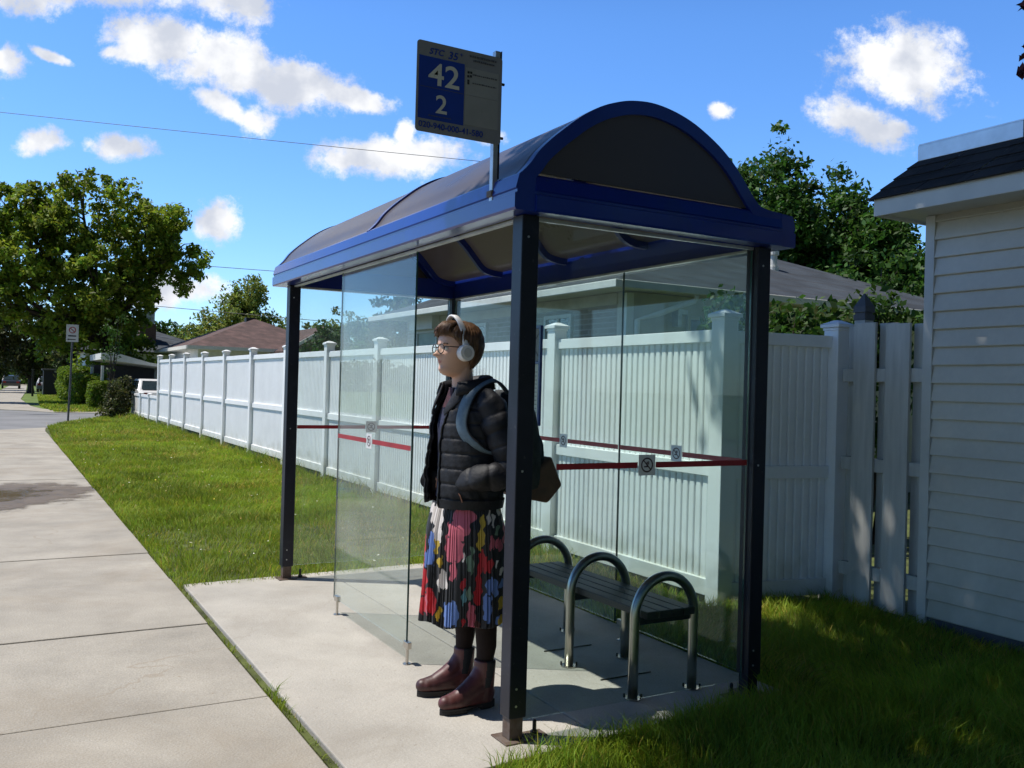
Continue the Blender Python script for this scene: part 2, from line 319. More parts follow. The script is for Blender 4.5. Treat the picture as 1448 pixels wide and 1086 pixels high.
# ------------------------------------------------------------------ camera, light, sky
CR = Vector((0,0,0)); yaw, pit, rol = math.radians(29.67874547), math.radians(.28641929), math.radians(1.55501073)
CF = Vector((math.cos(pit)*math.sin(yaw), math.cos(pit)*math.cos(yaw), math.sin(pit)))
r0 = Vector((math.cos(yaw), -math.sin(yaw), 0)); u0 = r0.cross(CF)
CR = r0*math.cos(rol)+u0*math.sin(rol); CU = u0*math.cos(rol)-r0*math.sin(rol)
CAMP = Vector((-1.86170054, -3.18658865, 1.43390143))
cd = bpy.data.cameras.new('camera'); cam = bpy.data.objects.new('camera', cd); COL.objects.link(cam)
cd.sensor_width = 36; cd.lens = 1276.086/1448*36; cd.clip_end = 3000; cd.clip_start = .05
cam.matrix_world = Matrix(((CR.x,CU.x,-CF.x,CAMP.x),(CR.y,CU.y,-CF.y,CAMP.y),(CR.z,CU.z,-CF.z,CAMP.z),(0,0,0,1)))
SC.camera = cam
SUN = Vector((-.42,.265,1)).normalized()
ld = bpy.data.lights.new('sun','SUN'); ld.energy = 5.0; ld.angle = math.radians(.5); ld.color = (1,.962,.90)
lo = bpy.data.objects.new('sun', ld); COL.objects.link(lo); lo.rotation_euler = (-SUN).to_track_quat('-Z','Y').to_euler(); lo.location = (-6,4,14)
SC.view_settings.view_transform = 'Standard'; SC.view_settings.look = 'None'; SC.view_settings.exposure = .2; SC.view_settings.gamma = 1
SC.cycles.max_bounces = 10; SC.cycles.transparent_max_bounces = 24; SC.cycles.diffuse_bounces = 4; SC.cycles.glossy_bounces = 4
W = bpy.data.worlds.new('World'); SC.world = W; W.use_nodes = True
nt = W.node_tree; nt.nodes.clear(); lk = nt.links
out = N(nt,'ShaderNodeOutputWorld'); bg = N(nt,'ShaderNodeBackground'); bg.inputs[1].default_value = .1; lk.new(bg.outputs[0], out.inputs[0])
sky = N(nt,'ShaderNodeTexSky', sky_type='NISHITA'); sky.sun_disc = False
sky.sun_elevation = math.asin(SUN.z); sky.sun_rotation = math.atan2(SUN.x, SUN.y) % (2*PI)
sky.air_density = 1.0; sky.dust_density = .25; sky.ozone_density = 3.0
hs = N(nt,'ShaderNodeHueSaturation'); hs.inputs['Saturation'].default_value = 1.08; hs.inputs['Value'].default_value = 1.0; tn = N(nt,'ShaderNodeMix', data_type='RGBA', blend_type='MULTIPLY'); tn.inputs[0].default_value = 1; tn.inputs[7].default_value = (.93,1.15,1.48,1); lk.new(sky.outputs[0], tn.inputs[6]); lk.new(tn.outputs[2], hs.inputs['Color'])
# clouds: soft noisy ellipses on the sky sphere, by direction
tc = N(nt,'ShaderNodeTexCoord')
def dotn(v):
    n = N(nt,'ShaderNodeVectorMath', operation='DOT_PRODUCT'); lk.new(tc.outputs['Generated'], n.inputs[0]); n.inputs[1].default_value = v; return n.outputs['Value']
def mth(op, a, b=None, c=None, clamp=False):
    n = N(nt,'ShaderNodeMath', operation=op, use_clamp=clamp)
    for i, x in enumerate((a,b,c)):
        if x is None: continue
        if isinstance(x,(int,float)): n.inputs[i].default_value = x
        else: lk.new(x, n.inputs[i])
    return n.outputs[0]
CD = Vector((.4952,.8688,.005)).normalized(); CA = Vector((.8684,-.4951,.0271)); CB = Vector((-.0160,-.0212,.9996))
df, du, dv = dotn(CD), dotn(CA), dotn(CB)
dfc = mth('MAXIMUM', df, .05)
uv = N(nt,'ShaderNodeCombineXYZ'); lk.new(mth('DIVIDE', du, dfc), uv.inputs[0]); lk.new(mth('DIVIDE', dv, dfc), uv.inputs[1])
n1 = N(nt,'ShaderNodeTexNoise'); n1.inputs['Scale'].default_value = 22; n1.inputs['Detail'].default_value = 12; n1.inputs['Roughness'].default_value = .69
n2 = N(nt,'ShaderNodeTexNoise'); n2.inputs['Scale'].default_value = 6; n2.inputs['Detail'].default_value = 4
lk.new(uv.outputs[0], n1.inputs[0]); lk.new(uv.outputs[0], n2.inputs[0])
off = N(nt,'ShaderNodeVectorMath', operation='SUBTRACT'); lk.new(n2.outputs['Color'], off.inputs[0]); off.inputs[1].default_value = (.5,.5,.5)
sc_ = N(nt,'ShaderNodeVectorMath', operation='SCALE'); lk.new(off.outputs[0], sc_.inputs[0]); sc_.inputs['Scale'].default_value = .035
wv = N(nt,'ShaderNodeVectorMath', operation='ADD'); lk.new(uv.outputs[0], wv.inputs[0]); lk.new(sc_.outputs[0], wv.inputs[1])
CL = [(50,8,95,40,0),(190,2,110,38,0),(320,18,75,44,8),(350,42,36,22,0),(230,92,72,34,12),(318,125,80,36,12),(415,152,78,34,10),(500,172,42,18,10),(190,112,30,16,0),
 (322,192,46,16,30),(362,212,26,20,50),(545,257,95,27,-2),(600,244,52,20,0),(568,222,14,18,0),(485,266,40,10,0),(8,130,24,24,20),(62,238,34,16,0),(172,252,40,16,0),
 (305,350,30,28,0),(232,448,80,22,0),(1276,112,84,48,5),(1218,188,54,26,22),(1262,200,24,12,0),(728,6,24,13,0),(1016,175,17,12,0),(75,118,30,7,24),(690,215,30,13,10),(160,112,14,8,0),
 (900,-60,180,40,0),(1700,250,200,60,0),(-250,200,160,60,0)]
acc = None
for (cx,cy,rx,ry,ro) in CL:
    mp = N(nt,'ShaderNodeMapping', vector_type='TEXTURE')
    mp.inputs['Location'].default_value = ((cx-724)/1276., (543-cy)/1276., 0); mp.inputs['Rotation'].default_value = (0,0,-math.radians(ro))
    mp.inputs['Scale'].default_value = (rx/1276.*1.45, ry/1276.*1.5, 1)
    lk.new(wv.outputs[0], mp.inputs[0])
    ln = N(nt,'ShaderNodeVectorMath', operation='LENGTH'); lk.new(mp.outputs[0], ln.inputs[0])
    f = mth('SUBTRACT', 1.0, ln.outputs['Value'])
    acc = f if acc is None else mth('SMOOTH_MAX', acc, f, .15)
fb = mth('SUBTRACT', n1.outputs['Fac'], .5)
dens = mth('ADD', acc, mth('MULTIPLY', fb, 2.0))
mr = N(nt,'ShaderNodeMapRange', interpolation_type='SMOOTHSTEP'); mr.inputs[1].default_value = .03; mr.inputs[2].default_value = .58; lk.new(dens, mr.inputs[0])
dm = mth('MULTIPLY', mr.outputs[0], mth('GREATER_THAN', df, .06))
n3 = N(nt,'ShaderNodeTexNoise'); n3.inputs['Scale'].default_value = 14; n3.inputs['Detail'].default_value = 6; lk.new(uv.outputs[0], n3.inputs[0])
shd = N(nt,'ShaderNodeMapRange', interpolation_type='SMOOTHSTEP'); shd.inputs[1].default_value = .36; shd.inputs[2].default_value = .62; lk.new(n3.outputs['Fac'], shd.inputs[0])
cc = N(nt,'ShaderNodeMix', data_type='RGBA'); cc.inputs[6].default_value = (5.6,6.0,6.9,1); cc.inputs[7].default_value = (9.3,9.35,9.5,1); lk.new(shd.outputs[0], cc.inputs[0])
# sky reshaped by direction: bright low ahead, dimmed overhead and behind to deepen shade
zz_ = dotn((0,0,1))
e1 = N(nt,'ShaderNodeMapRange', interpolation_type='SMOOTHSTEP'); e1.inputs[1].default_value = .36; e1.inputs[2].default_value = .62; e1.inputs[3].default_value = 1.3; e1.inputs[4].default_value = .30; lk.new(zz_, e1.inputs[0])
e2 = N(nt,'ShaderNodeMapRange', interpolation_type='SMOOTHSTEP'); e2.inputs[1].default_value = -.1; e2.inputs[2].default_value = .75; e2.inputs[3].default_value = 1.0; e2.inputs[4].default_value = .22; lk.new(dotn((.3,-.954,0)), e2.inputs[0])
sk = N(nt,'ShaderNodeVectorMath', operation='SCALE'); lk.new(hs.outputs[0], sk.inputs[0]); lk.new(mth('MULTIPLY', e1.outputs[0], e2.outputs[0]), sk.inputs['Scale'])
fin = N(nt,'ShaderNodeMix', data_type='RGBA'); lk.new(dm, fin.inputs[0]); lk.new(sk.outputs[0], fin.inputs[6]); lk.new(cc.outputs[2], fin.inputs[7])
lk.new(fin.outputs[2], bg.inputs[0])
# ------------------------------------------------------------------ the setting: ground sheets
def sheet(name, poly, z, mat, th=0, kind='structure', bevel=0):
    b = MB()
    if th: b.prism([(x,y,z-th) for x,y in poly], (0,0,th))
    else: b.add([(x,y,z) for x,y in poly], [tuple(range(len(poly)))])
    return tag(b.build(name, mat, bevel=bevel), kind=kind)
b = MB(); b.add([(-900,-900,-.06),(900,-900,-.06),(900,1500,-.06),(-900,1500,-.06)], [(0,1,2,3)])
tag(b.build('ground', M['farlawn']), kind='structure')
sheet('lawn', [(-.73,-9),(12,-9),(12,36),(2,33.2),(.1,28.5),(-.6,25.3),(-.73,25)], -.02, M['soil'], .03)
sheet('road', [(-14,20),(-1.9,23.2),(-.69,25.2),(.03,28.3),(1.85,33),(8,34.6),(60,36),(60,39.2),(8,38.4),(2.3,37.4),(.18,37.6),(-.6,39.2),(-1.8,40.5),(-14,41.5)], -.05, M['asphalt'])
sheet('street', [(-14,-60),(-2.9,-60),(-2.9,300),(-14,300)], -.046, M['asphalt'])
sheet('far_sidewalk', [(-2.6,40.6),(-1.7,40.5),(-.6,39.25),(.18,37.7),(2.3,37.5),(9,38.5),(9,39.4),(3.2,38.9),(.9,39.6),(-.1,42),(-.45,46),(-.6,60),(.4,90),(2.5,170),(.5,170),(-2.6,60)], -.03, M['concrete'], .03)
# sidewalk slabs
b = MB(); ys = [-6.3,-4.9,-3.35,-1.75,-.42,.94,2.32,3.66,4.74,5.94,7.2,8.4,9.6,10.85,12.1,13.35,14.6,15.8,17.05,18.3,19.55,20.8,22.1,23.3]
for i in range(len(ys)-1):
    b.box(-2.75,-.745+.004*random.uniform(-1,1), ys[i]+.005, ys[i+1]-.005, -.12, random.uniform(-.003,.002))
b.prism([(-2.75,23.305,-.12),(-.745,23.305,-.12),(-.66,25.1,-.12),(-1.78,23.9,-.12)], (0,0,.117))
tag(b.build('sidewalk', M['concrete'], bevel=.006), kind='structure')
b = MB()
for j, (x0, x1) in enumerate(((-.70,.345),(.352,1.485))):
    yn = lambda x: -.245+.09*(x+.7)
    yf = lambda x: 3.41+.04*(x+.7)
    b.prism([(x0,yn(x0),-.12),(x1,yn(x1),-.12),(x1,yf(x1),-.12),(x0,yf(x0),-.12)], (0,0,.126))
tag(b.build('bus_pad', M['pad'], bevel=.006), kind='structure')
# shallow wet patch across the walk, thinning out at its rim
rings = 14; V_ = []; C_ = []
for q in range(rings+1):
    for k in range(96):
        a = 2*PI*k/96; r = q/rings*(1+.09*math.sin(3*a+1)+.05*math.sin(7*a))*1.22
        x = min(max(-1.85+1.2*math.cos(a)*r, -2.72), -.752); y = 9.15+1.55*math.sin(a)*r+.25*math.cos(a)*q/rings
        V_.append((x, y, .0045)); C_.append(1-q/rings)
F_ = np.array([(q*96+k, q*96+(k+1)%96, (q+1)*96+(k+1)%96, (q+1)*96+k) for q in range(rings) for k in range(96)])
tag(np_mesh('puddle', np.array(V_), [F_], M['wet'], colors=np.repeat(np.array(C_)[:,None],3,1)), kind='structure')
# ------------------------------------------------------------------ bus shelter
SH = empty('bus_shelter', (.65,1.65,0), 'glass bus shelter with blue barrel roof and dark posts on concrete pad', 'bus shelter')
for (x, y, sx) in ((0,0,1),(0,3.33,1),(1.3,0,-1),(1.3,3.33,-1)):
    o = MB().box(x-.04,x+.04,y-.04,y+.04,.1,2.139).build('post', M['navy'], SH, bevel=.004)
    MB().box(x-.031,x+.031,y-.031,y+.031,.012,.0995).build('post_stub', M['rust'] if sx > 0 else M['navy'], o, bevel=.003)
    boxes('foot_plate', M['rust'], o, [(x-.065,x+.065,y-.065,y+.065,.0065,.0125),(min(x+sx*.066,x+sx*.15),max(x+sx*.066,x+sx*.15),y-.035,y+.035,.0065,.011)], .002)
    bb = MB(); bx = x+sx*.105
    bb.tube([(bx,y,.011),(bx,y,.022)], .017, 6); bb.tube([(bx,y,.0215),(bx,y,.062),(bx,y,.07)], [.0085,.0085,.004], 10)
    bb.build('anchor_bolt', M['black'], o)
    for zz in (.15,.22,1.1,2.05): MB().tube([(x-.01,y-.04,zz),(x-.01,y-.0425,zz)], .005, 8).build('screw', M['galv'], o)
prof = [(-.02,2.141),(-.108,2.141),(-.114,2.150),(-.114,2.206),(-.104,2.211),(-.104,2.222),(-.111,2.227),(-.096,2.283),(-.088,2.291),(-.02,2.293)]
fr_ = MB().prism([(x,-.103,z) for x,z in prof], (0,3.606,0)).build('fascia', M['blue'], SH)
MB().prism([(1.32-x,-.103,z) for x,z in prof][::-1], (0,3.606,0)).build('fascia', M['blue'], SH)
MB().prism([(-.0195,y,z) for y,z in prof], (1.359,0,0)).build('fascia', M['blue'], SH)
MB().prism([(-.0195,3.4-y,z) for y,z in prof][::-1], (1.359,0,0)).build('fascia', M['blue'], SH)
boxes('glazing_channel', M['galv'], SH, [(.042,1.258,-.012,.012,2.126,2.1395),(-.012,.012,.042,3.288,2.126,2.1395),(1.288,1.312,.042,3.288,2.126,2.1395),(.042,1.258,3.318,3.342,2.126,2.1395)], .002)
arc0 = [(-.085,2.283),(-.04,2.330),(0,2.385),(.055,2.44),(.116,2.492),(.2,2.558),(.288,2.610),(.37,2.643),(.451,2.664),(.555,2.673),(.663,2.661),(.77,2.632),(.868,2.588),(.96,2.534),(1.042,2.468),(1.12,2.385),(1.185,2.318),(1.25,2.297),(1.33,2.291),(1.40,2.285)]
def dense(p, k=4):
    o = []
    for i in range(len(p)-1):
        p0 = p[max(i-1,0)]; p1 = p[i]; p2 = p[i+1]; p3 = p[min(i+2,len(p)-1)]
        for j in range(k):
            t = j/k
            o.append(tuple(.5*((2*p1[a])+(-p0[a]+p2[a])*t+(2*p0[a]-5*p1[a]+4*p2[a]-p3[a])*t*t+(-p0[a]+3*p1[a]-3*p2[a]+p3[a])*t**3) for a in (0,1)))
    return o+[p[-1]]
arc = dense(arc0)
def offset(p, d):
    o = []
    for i in range(len(p)):
        a = p[max(i-1,0)]; c = p[min(i+1,len(p)-1)]; tx, tz = c[0]-a[0], c[1]-a[1]; l = math.hypot(tx,tz)
        o.append((p[i][0]-tz/l*d, p[i][1]+tx/l*d))
    return o
def arch(mb, lo, hi, y0, y1):
    n = len(lo)
    for q, y in ((0,y0),(1,y1)): pass
    vs = [(x,y0,z) for x,z in lo]+[(x,y0,z) for x,z in hi]+[(x,y1,z) for x,z in lo]+[(x,y1,z) for x,z in hi]
    fs = []
    for i in range(n-1):
        fs += [(i,i+1,n+i+1,n+i),(2*n+i+1,2*n+i,3*n+i,3*n+i+1),(n+i,n+i+1,3*n+i+1,3*n+i),(i+1,i,2*n+i,2*n+i+1)]
    fs += [(0,n,3*n,2*n),(n-1,3*n-1,4*n-1,2*n-1)]
    mb.add(vs, fs)
pan = [p for p in arc if p[0] < 1.34]
v_ = MB(); arch(v_, offset(pan,-.006), pan, -.055, 3.455)
v_.build('roof_panel', M['tinted'], SH, smooth=False)
vv = MB(); arch(vv, offset(arc,-.052), offset(arc,.006), -.1005, -.056); vv.build('arch_frame', M['blue'], SH)
vv = MB(); arch(vv, offset(arc,-.052), offset(arc,.006), 3.456, 3.5); vv.build('arch_frame', M['blue'], SH)
for y in (1.585,):
    vv = MB(); arch(vv, pan, offset(pan,.011), y-.022, y+.022); vv.build('seam_strip', M['blue'], SH)
    vv = MB(); arch(vv, pan, offset(pan,.004), y+.0225, y+.034); vv.build('seam_gasket', M['black'], SH)
vv = MB(); arch(vv, pan, offset(pan,.004), -.0555, -.03); vv.build('seam_gasket', M['black'], SH)
for y in (.91,1.745,2.61,3.40):
    vv = MB(); inn = [p for p in offset(arc,-.0065) if -.03 < p[0] < 1.33]; arch(vv, offset(inn,-.04), inn, y-.016, y+.016); vv.build('rib', M['blue'], SH, smooth=False)
for y in (-.085, 3.475):
    g = [p for p in offset(arc,-.045) if p[1] > 2.29 and -.05 < p[0] < 1.25]
    MB().prism([(x,y,z) for x,z in g], (0,.008,0)).build('gable_panel', M['gable'], SH)
def ring_pts(n, r, c, u, v): return [Vector(c)+Vector(u)*math.cos(2*PI*i/n)*r+Vector(v)*math.sin(2*PI*i/n)*r for i in range(n)]
def nosmoke(parent, c, u, v, s):
    """white sticker with a barred ring, standing proud along n=u x v"""
    c, u, v = Vector(c), Vector(u), Vector(v); n = u.cross(v)
    st = MB().obox(c, u*s*.5, v*s*.5, n*.0006).build('sticker', M['sticker'], parent)
    q = MB(); c2 = c+n*.0012; R0, R1 = s*.36, s*.29; k = 40
    A, B = ring_pts(k,R0,c2,u,v), ring_pts(k,R1,c2,u,v)
    q.add(A+B, [(i,(i+1)%k,k+(i+1)%k,k+i) for i in range(k)])
    d1 = (u-v).normalized(); d2 = (u+v).normalized()
    q.obox(c2+n*.0008, d1*R1*1.05, d2*s*.028, n*.0003)
    q.obox(c2+n*.0003+v*s*.03, u*s*.035, v*s*.13, n*.0002); q.obox(c2+n*.0003-u*s*.08-v*s*.08, u*s*.10, v*s*.03, n*.0002); q.obox(c2+n*.0003+u*s*.09+v*s*.1, u*s*.03, v*s*.08, n*.0002)
    q.build('pictogram', M['stickerink'], parent)
def panel(axis, c, a0, a1, z0, z1, mat, stripes, name='glass_panel'):
    t = .005
    mb = MB()
    if axis == 'x': mb.box(c-t,c+t,a0,a1,z0,z1)
    else: mb.box(a0,a1,c-t,c+t,z0,z1)
    o = mb.build(name, mat, SH)
    for a in (a0,a1):
        s = -.0012 if a == a0 else .0012; e = MB()
        if axis == 'x': e.box(c-t,c+t,min(a+s*.3,a+s),max(a+s*.3,a+s),z0,z1)
        else: e.box(min(a+s*.3,a+s),max(a+s*.3,a+s),c-t,c+t,z0,z1)
        e.build('glass_edge', M['edge'], o)
    if stripes:
        for p, q in stripes:
            sm = MB()
            if axis == 'x': sm.box(c-t-.0016,c-t-.0005,p,q,1.098,1.124)
            else: sm.box(p,q,c-t-.0016,c-t-.0005,1.098,1.124)
            sm.build('red_stripe', M['red'], o)
    return o
def foot(parent, x, y, z0, ax):
    m = MB(); m.tube([(x,y,.0065),(x,y,.011)], .022, 14); m.tube([(x,y,.01),(x,y,z0-.01)], .0085, 10)
    d = (.011,.03) if ax == 'x' else (.03,.011)
    m.box(x-d[0],x+d[0],y-d[1],y+d[1],z0-.012,z0+.022)
    m.build('glass_foot', M['steel'], parent, bevel=.003)
g = panel('x', 0, 1.10, 2.25, .1, 2.125, M['glass'], [(1.105,1.652),(1.748,2.245)])
nosmoke(g, (-.0075,1.70,1.111), (0,-1,0), (0,0,1), .085); foot(g,0,1.09,.1,'x'); foot(g,0,2.19,.1,'x')
g = panel('y', 0, .045, 1.252, .075, 2.125, M['glass2'], [(.175,.60),(.70,1.25)])
nosmoke(g, (.65,-.0075,1.111), (1,0,0), (0,0,1), .092)
g = panel('y', 3.33, .045, 1.255, .1, 2.125, M['glass'], [(.05,.575),(.67,1.25)])
nosmoke(g, (.622,3.3225,1.113), (1,0,0), (0,0,1), .085)
g = panel('x', 1.29, .045, 1.058, .1, 2.125, M['glass2'], [(.05,.50),(.592,1.055)])
nosmoke(g, (1.2825,.546,1.113), (0,-1,0), (0,0,1), .085); foot(g,1.29,1.0,.1,'x')
g = panel('x', 1.29, 1.064, 2.17, .1, 2.125, M['glass'], [(1.068,1.602),(1.697,2.165)])
nosmoke(g, (1.2825,1.649,1.111), (0,-1,0), (0,0,1), .085); foot(g,1.29,2.12,.1,'x')
g = panel('x', 1.29, 2.176, 3.285, .1, 2.125, M['glass'], [(2.18,3.28)])
# framed route map on the back glass
fm = MB(); y0,y1,z0,z1 = 1.93,2.29,1.19,1.86
for (a,bq,c_,d_) in ((y0,y0+.022,z0,z1),(y1-.022,y1,z0,z1),(y0+.0225,y1-.0225,z0,z0+.022),(y0+.0225,y1-.0225,z1-.022,z1),(y0+.0225,y1-.0225,1.60,1.622)): fm.box(1.262,1.283,a,bq,c_,d_)
mf = fm.build('map_frame', M['blue'], SH, bevel=.003)
MB().box(1.272,1.28,y0+.0225,y1-.0225,z0+.0225,1.5995).build('map_sheet', M['signbuff'], mf)
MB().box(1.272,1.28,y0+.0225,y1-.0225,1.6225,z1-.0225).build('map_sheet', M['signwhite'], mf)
ml = MB()
for k in range(12): ml.box(1.2708,1.2718,y0+.045,y0+.045+random.uniform(.12,.26),1.25+k*.027,1.254+k*.027)
ml.obox((1.2712,2.05,1.73),(.0004,0,0),(0,.1,.09),(0,.003,-.0033)); ml.obox((1.2714,2.05,1.73),(.0004,0,0),(0,.1,-.09),(0,.003,.0033))
ml.build('map_line', M['fgrey'], mf)
# ------------------------------------------------------------------ bus stop sign
SG = empty('bus_stop_sign', (-.1,.11,2.2), 'blue and white bus stop sign numbered 42 and 2 on shelter roof edge', 'bus stop sign')
MB().box(-.108,-.084,.101,.129,2.19,2.83).build('sign_pole', M['galv'], SG, bevel=.003)
br = MB(); br.box(-.1165,-.0835,.094,.136,2.225,2.25); br.tube([(-.096,.088,2.237),(-.096,.14,2.237)], .007, 8); br.build('pole_clamp', M['rust'], SG, bevel=.002)
for zz in (2.70,2.475): bk = MB().box(-.113,-.079,.0975,.134,zz-.008,zz+.008).build('sign_bracket', M['black'], SG); MB().tube([(-.079,.115,zz),(-.057,.115,zz)], .006, 8).build('bracket_bolt', M['black'], bk)
MB().box(-.082,-.079,.098,.128,2.3,2.83).build('pole_edging', M['black'], SG)
SX0, SX1, SZ0, SZ1 = -.462,-.079,2.440,2.800
def rrect(x0,x1,z0,z1,r,y,n=5):
    o = []
    for (cx,cz,a0) in ((x1-r,z0+r,-90),(x1-r,z1-r,0),(x0+r,z1-r,90),(x0+r,z0+r,180)):
        o += [(cx+r*math.cos(math.radians(a0+90*i/n)), y, cz+r*math.sin(math.radians(a0+90*i/n))) for i in range(n+1)]
    return o
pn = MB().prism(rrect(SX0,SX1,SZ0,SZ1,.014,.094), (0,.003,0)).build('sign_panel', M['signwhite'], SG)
MB().box(SX0+.009,SX0+.209,.0925,.0937,SZ0+.052,SZ0+.3).build('blue_field', M['signblue'], pn)
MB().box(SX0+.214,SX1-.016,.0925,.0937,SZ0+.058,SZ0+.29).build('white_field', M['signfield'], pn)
dl = MB(); dl.box(SX0+.012,SX0+.206,.0916,.0924,SZ0+.178,SZ0+.1798); dl.build('divider_line', M['fgrey'], pn)
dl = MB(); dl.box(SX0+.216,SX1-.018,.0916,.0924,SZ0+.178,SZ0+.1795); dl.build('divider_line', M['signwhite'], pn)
RF = Matrix.Rotation(PI/2, 3, 'X')
ty = .0915
text_mesh('lettering','STC', .034, (SX0+.05,ty,SZ0+.312), RF, M['signblue'], pn, shear=.25, sx=1.05)
text_mesh('lettering','35', .042, (SX0+.132,ty,SZ0+.308), RF, M['signblue'], pn, shear=.2, sx=1.05)
text_mesh('lettering','+', .024, (SX0+.186,ty,SZ0+.326), RF, M['signblue'], pn)
text_mesh('lettering','42', .124, (SX0+.05,ty,SZ0+.192), RF, M['signbuff'], pn, sx=1.12)
text_mesh('lettering','2', .102, (SX0+.083,ty,SZ0+.083), RF, M['signbuff'], pn, sx=1.05)
text_mesh('lettering','020-940-000-41-580', .034, (SX0+.012,ty,SZ0+.018), RF, M['signblue'], pn, sx=1.02)
for (x, z, w, h) in ((.23,.334,.125,.009),(.247,.318,.1,.009),(.245,.262,.115,.006),(.245,.228,.11,.006),(.055,.066,.1,.0045)):
    xx = x; tl = MB()
    while xx < x+w:
        ww = random.uniform(.004,.011); tl.box(SX0+xx,SX0+min(xx+ww,x+w),ty-.0004,ty+.0002,SZ0+z,SZ0+z+h*random.uniform(.7,1.)); xx += ww+random.uniform(.0015,.003)
    tl.build('small_print', M['fgrey'], pn)
ic = MB()
for (x,z) in ((.222,.266),(.234,.267),(.221,.25),(.233,.252),(.222,.222),(.222,.232)): ic.box(SX0+x,SX0+x+.009,ty-.0006,ty+.0002,SZ0+z,SZ0+z+.009)
ic.build('icon', M['signblack'], pn)
# ------------------------------------------------------------------ bench
BN = empty('bench', (.92,.72,0), 'dark slatted bench with three steel hoop armrests inside the shelter', 'bench')
def hoop(y):
    pts = [(.742,y,.006),(.742,y,.2),(.742,y,.385)]
    for i in range(1,24): a = PI-PI*i/24; pts.append((.92+.178*math.cos(a), y, .385+.178*math.sin(a)))
    pts += [(1.098,y,.385),(1.098,y,.2),(1.098,y,.006)]
    h = MB().tube(pts, .0235, 18).build('hoop', M['steel'], BN, smooth=True)
    for x in (.742,1.098):
        MB().tube([(x,y,.0062),(x,y,.0125)], .042, 18).build('floor_flange', M['steel'], h)
        for d in (1,-1): MB().tube([(x+.034*d,y-.02*d,.0124),(x+.034*d,y-.02*d,.03)], .005, 8).build('floor_bolt', M['black'], h)
    MB().box(.768,1.072,y-.006,y+.03,.345,.378).build('seat_bearer', M['navy'], BN, bevel=.003)
for y in (.17,.71,1.27): hoop(y)
st = MB()
for k in range(4):
    x = .775+k*.074; st.box(x,x+.068,.12,1.33,.3795,.415)
st.build('seat', M['plank'], BN, bevel=.004)
boxes('floor_strip', M['black'], BN, [(.76,1.07,y-.003,y+.003,.0065,.012) for y in (.45,.98)])
# ------------------------------------------------------------------ vinyl fence
FX = 2.45
def gz_(y): return max(0., .0062*(y-1.5))
FN = empty('vinyl_fence', (FX,12,0), 'tall white vinyl privacy fence with flat post caps along the lawn', 'fence')
def fpost(x, y, zt, par, w=.0635, cap=True):
    o = MB().box(x-w,x+w,y-w,y+w,-.05,zt-.055).build('fence_post', M['vinyl'], par, bevel=.005)
    c = MB(); e = w+.02
    c.box(x-w-.006,x+w+.006,y-w-.006,y+w+.006,zt-.075,zt-.0545); c.box(x-e,x+e,y-e,y+e,zt-.054,zt-.03)
    c.add([(x-e,y-e,zt-.0298),(x+e,y-e,zt-.0298),(x+e,y+e,zt-.0298),(x-e,y+e,zt-.0298),(x-.02,y-.02,zt),(x+.02,y-.02,zt),(x+.02,y+.02,zt),(x-.02,y+.02,zt)],[(0,1,5,4),(1,2,6,5),(2,3,7,6),(3,0,4,7),(4,5,6,7)])
    c.build('post_cap', M['vinyl'], o, bevel=.003)
    return o
def boards(mb, P0, P1, z0, z1, nrm, pitch=.069, dep=.011):
    P0, P1 = Vector((*P0,0)), Vector((*P1,0)); L = (P1-P0).length; d = (P1-P0)/L; n = Vector((*nrm,0)); k = max(1, round(L/pitch)); p = L/k
    prof = []
    for i in range(k):
        a = i*p
        prof += [(a+.004,-dep*.3),(a+.010,0),(a+p*.70,0),(a+p*.77,-dep),(a+p*.94,-dep),(a+p*.97,-dep*1.6)]
    prof.append((L,-dep))
    vs = [P0+d*a+n*h+Vector((0,0,z)) for z in (z0,z1) for a,h in prof]; m = len(prof)
    mb.add(vs, [(i,i+1,m+i+1,m+i) for i in range(m-1)])
    bk = [P0+n*-.035+Vector((0,0,z0)),P1+n*-.035+Vector((0,0,z0)),P1+n*-.035+Vector((0,0,z1)),P0+n*-.035+Vector((0,0,z1))]
    mb.add(bk, [(3,2,1,0)])
    mb.add([vs[0],bk[0],bk[3],vs[m]],[(3,2,1,0)]); mb.add([vs[m-1],bk[1],bk[2],vs[2*m-1]],[(0,1,2,3)])
def bay(P0, P1, nrm, h0, h1, par, mid=True, top=1.87):
    """one panel between two posts: boards and three rails; h0,h1 ground offsets"""
    hz = (h0+h1)/2
    mb = MB()
    if mid: boards(mb, P0, P1, .94+hz, top-.055+hz, nrm); boards(mb, P0, P1, .14+hz, .862+hz, nrm)
    else: boards(mb, P0, P1, .12+hz, top-.05+hz, nrm)
    pan_ = mb.build('fence_panel', M['vinyl'], par)
    P0, P1 = Vector((*P0,0)), Vector((*P1,0)); n = Vector((*nrm,0)); d = (P1-P0).normalized(); c = (P0+P1)/2; hl = (P1-P0).length/2
    def rail(z0, z1, out):
        MB().obox(c+n*(out/2-.02)+Vector((0,0,(z0+z1)/2+hz)), d*hl, n*(.02+out/2), Vector((0,0,(z1-z0)/2))).build('fence_rail', M['vinyl'], pan_, bevel=.004)
    rail(top-.085, top, .026)
    if mid: rail(.855, .945, .024)
    rail(.03, .145, .024)
ys_ = [1.457,3.60,5.76,7.87,9.95,12.15,14.55,16.95,19.35,21.75,24.05,26.2]
for i, y in enumerate(ys_): fpost(FX+random.uniform(-.006,.006), y, 2.02+gz_(y)+random.uniform(-.010,.008), FN)
for i in range(len(ys_)-1): bay((FX,ys_[i]+.063),(FX,ys_[i+1]-.063),(-1,0),gz_(ys_[i])+random.uniform(-.006,.006),gz_(ys_[i+1]),FN)
fpost(3.36,1.285,1.985,FN)
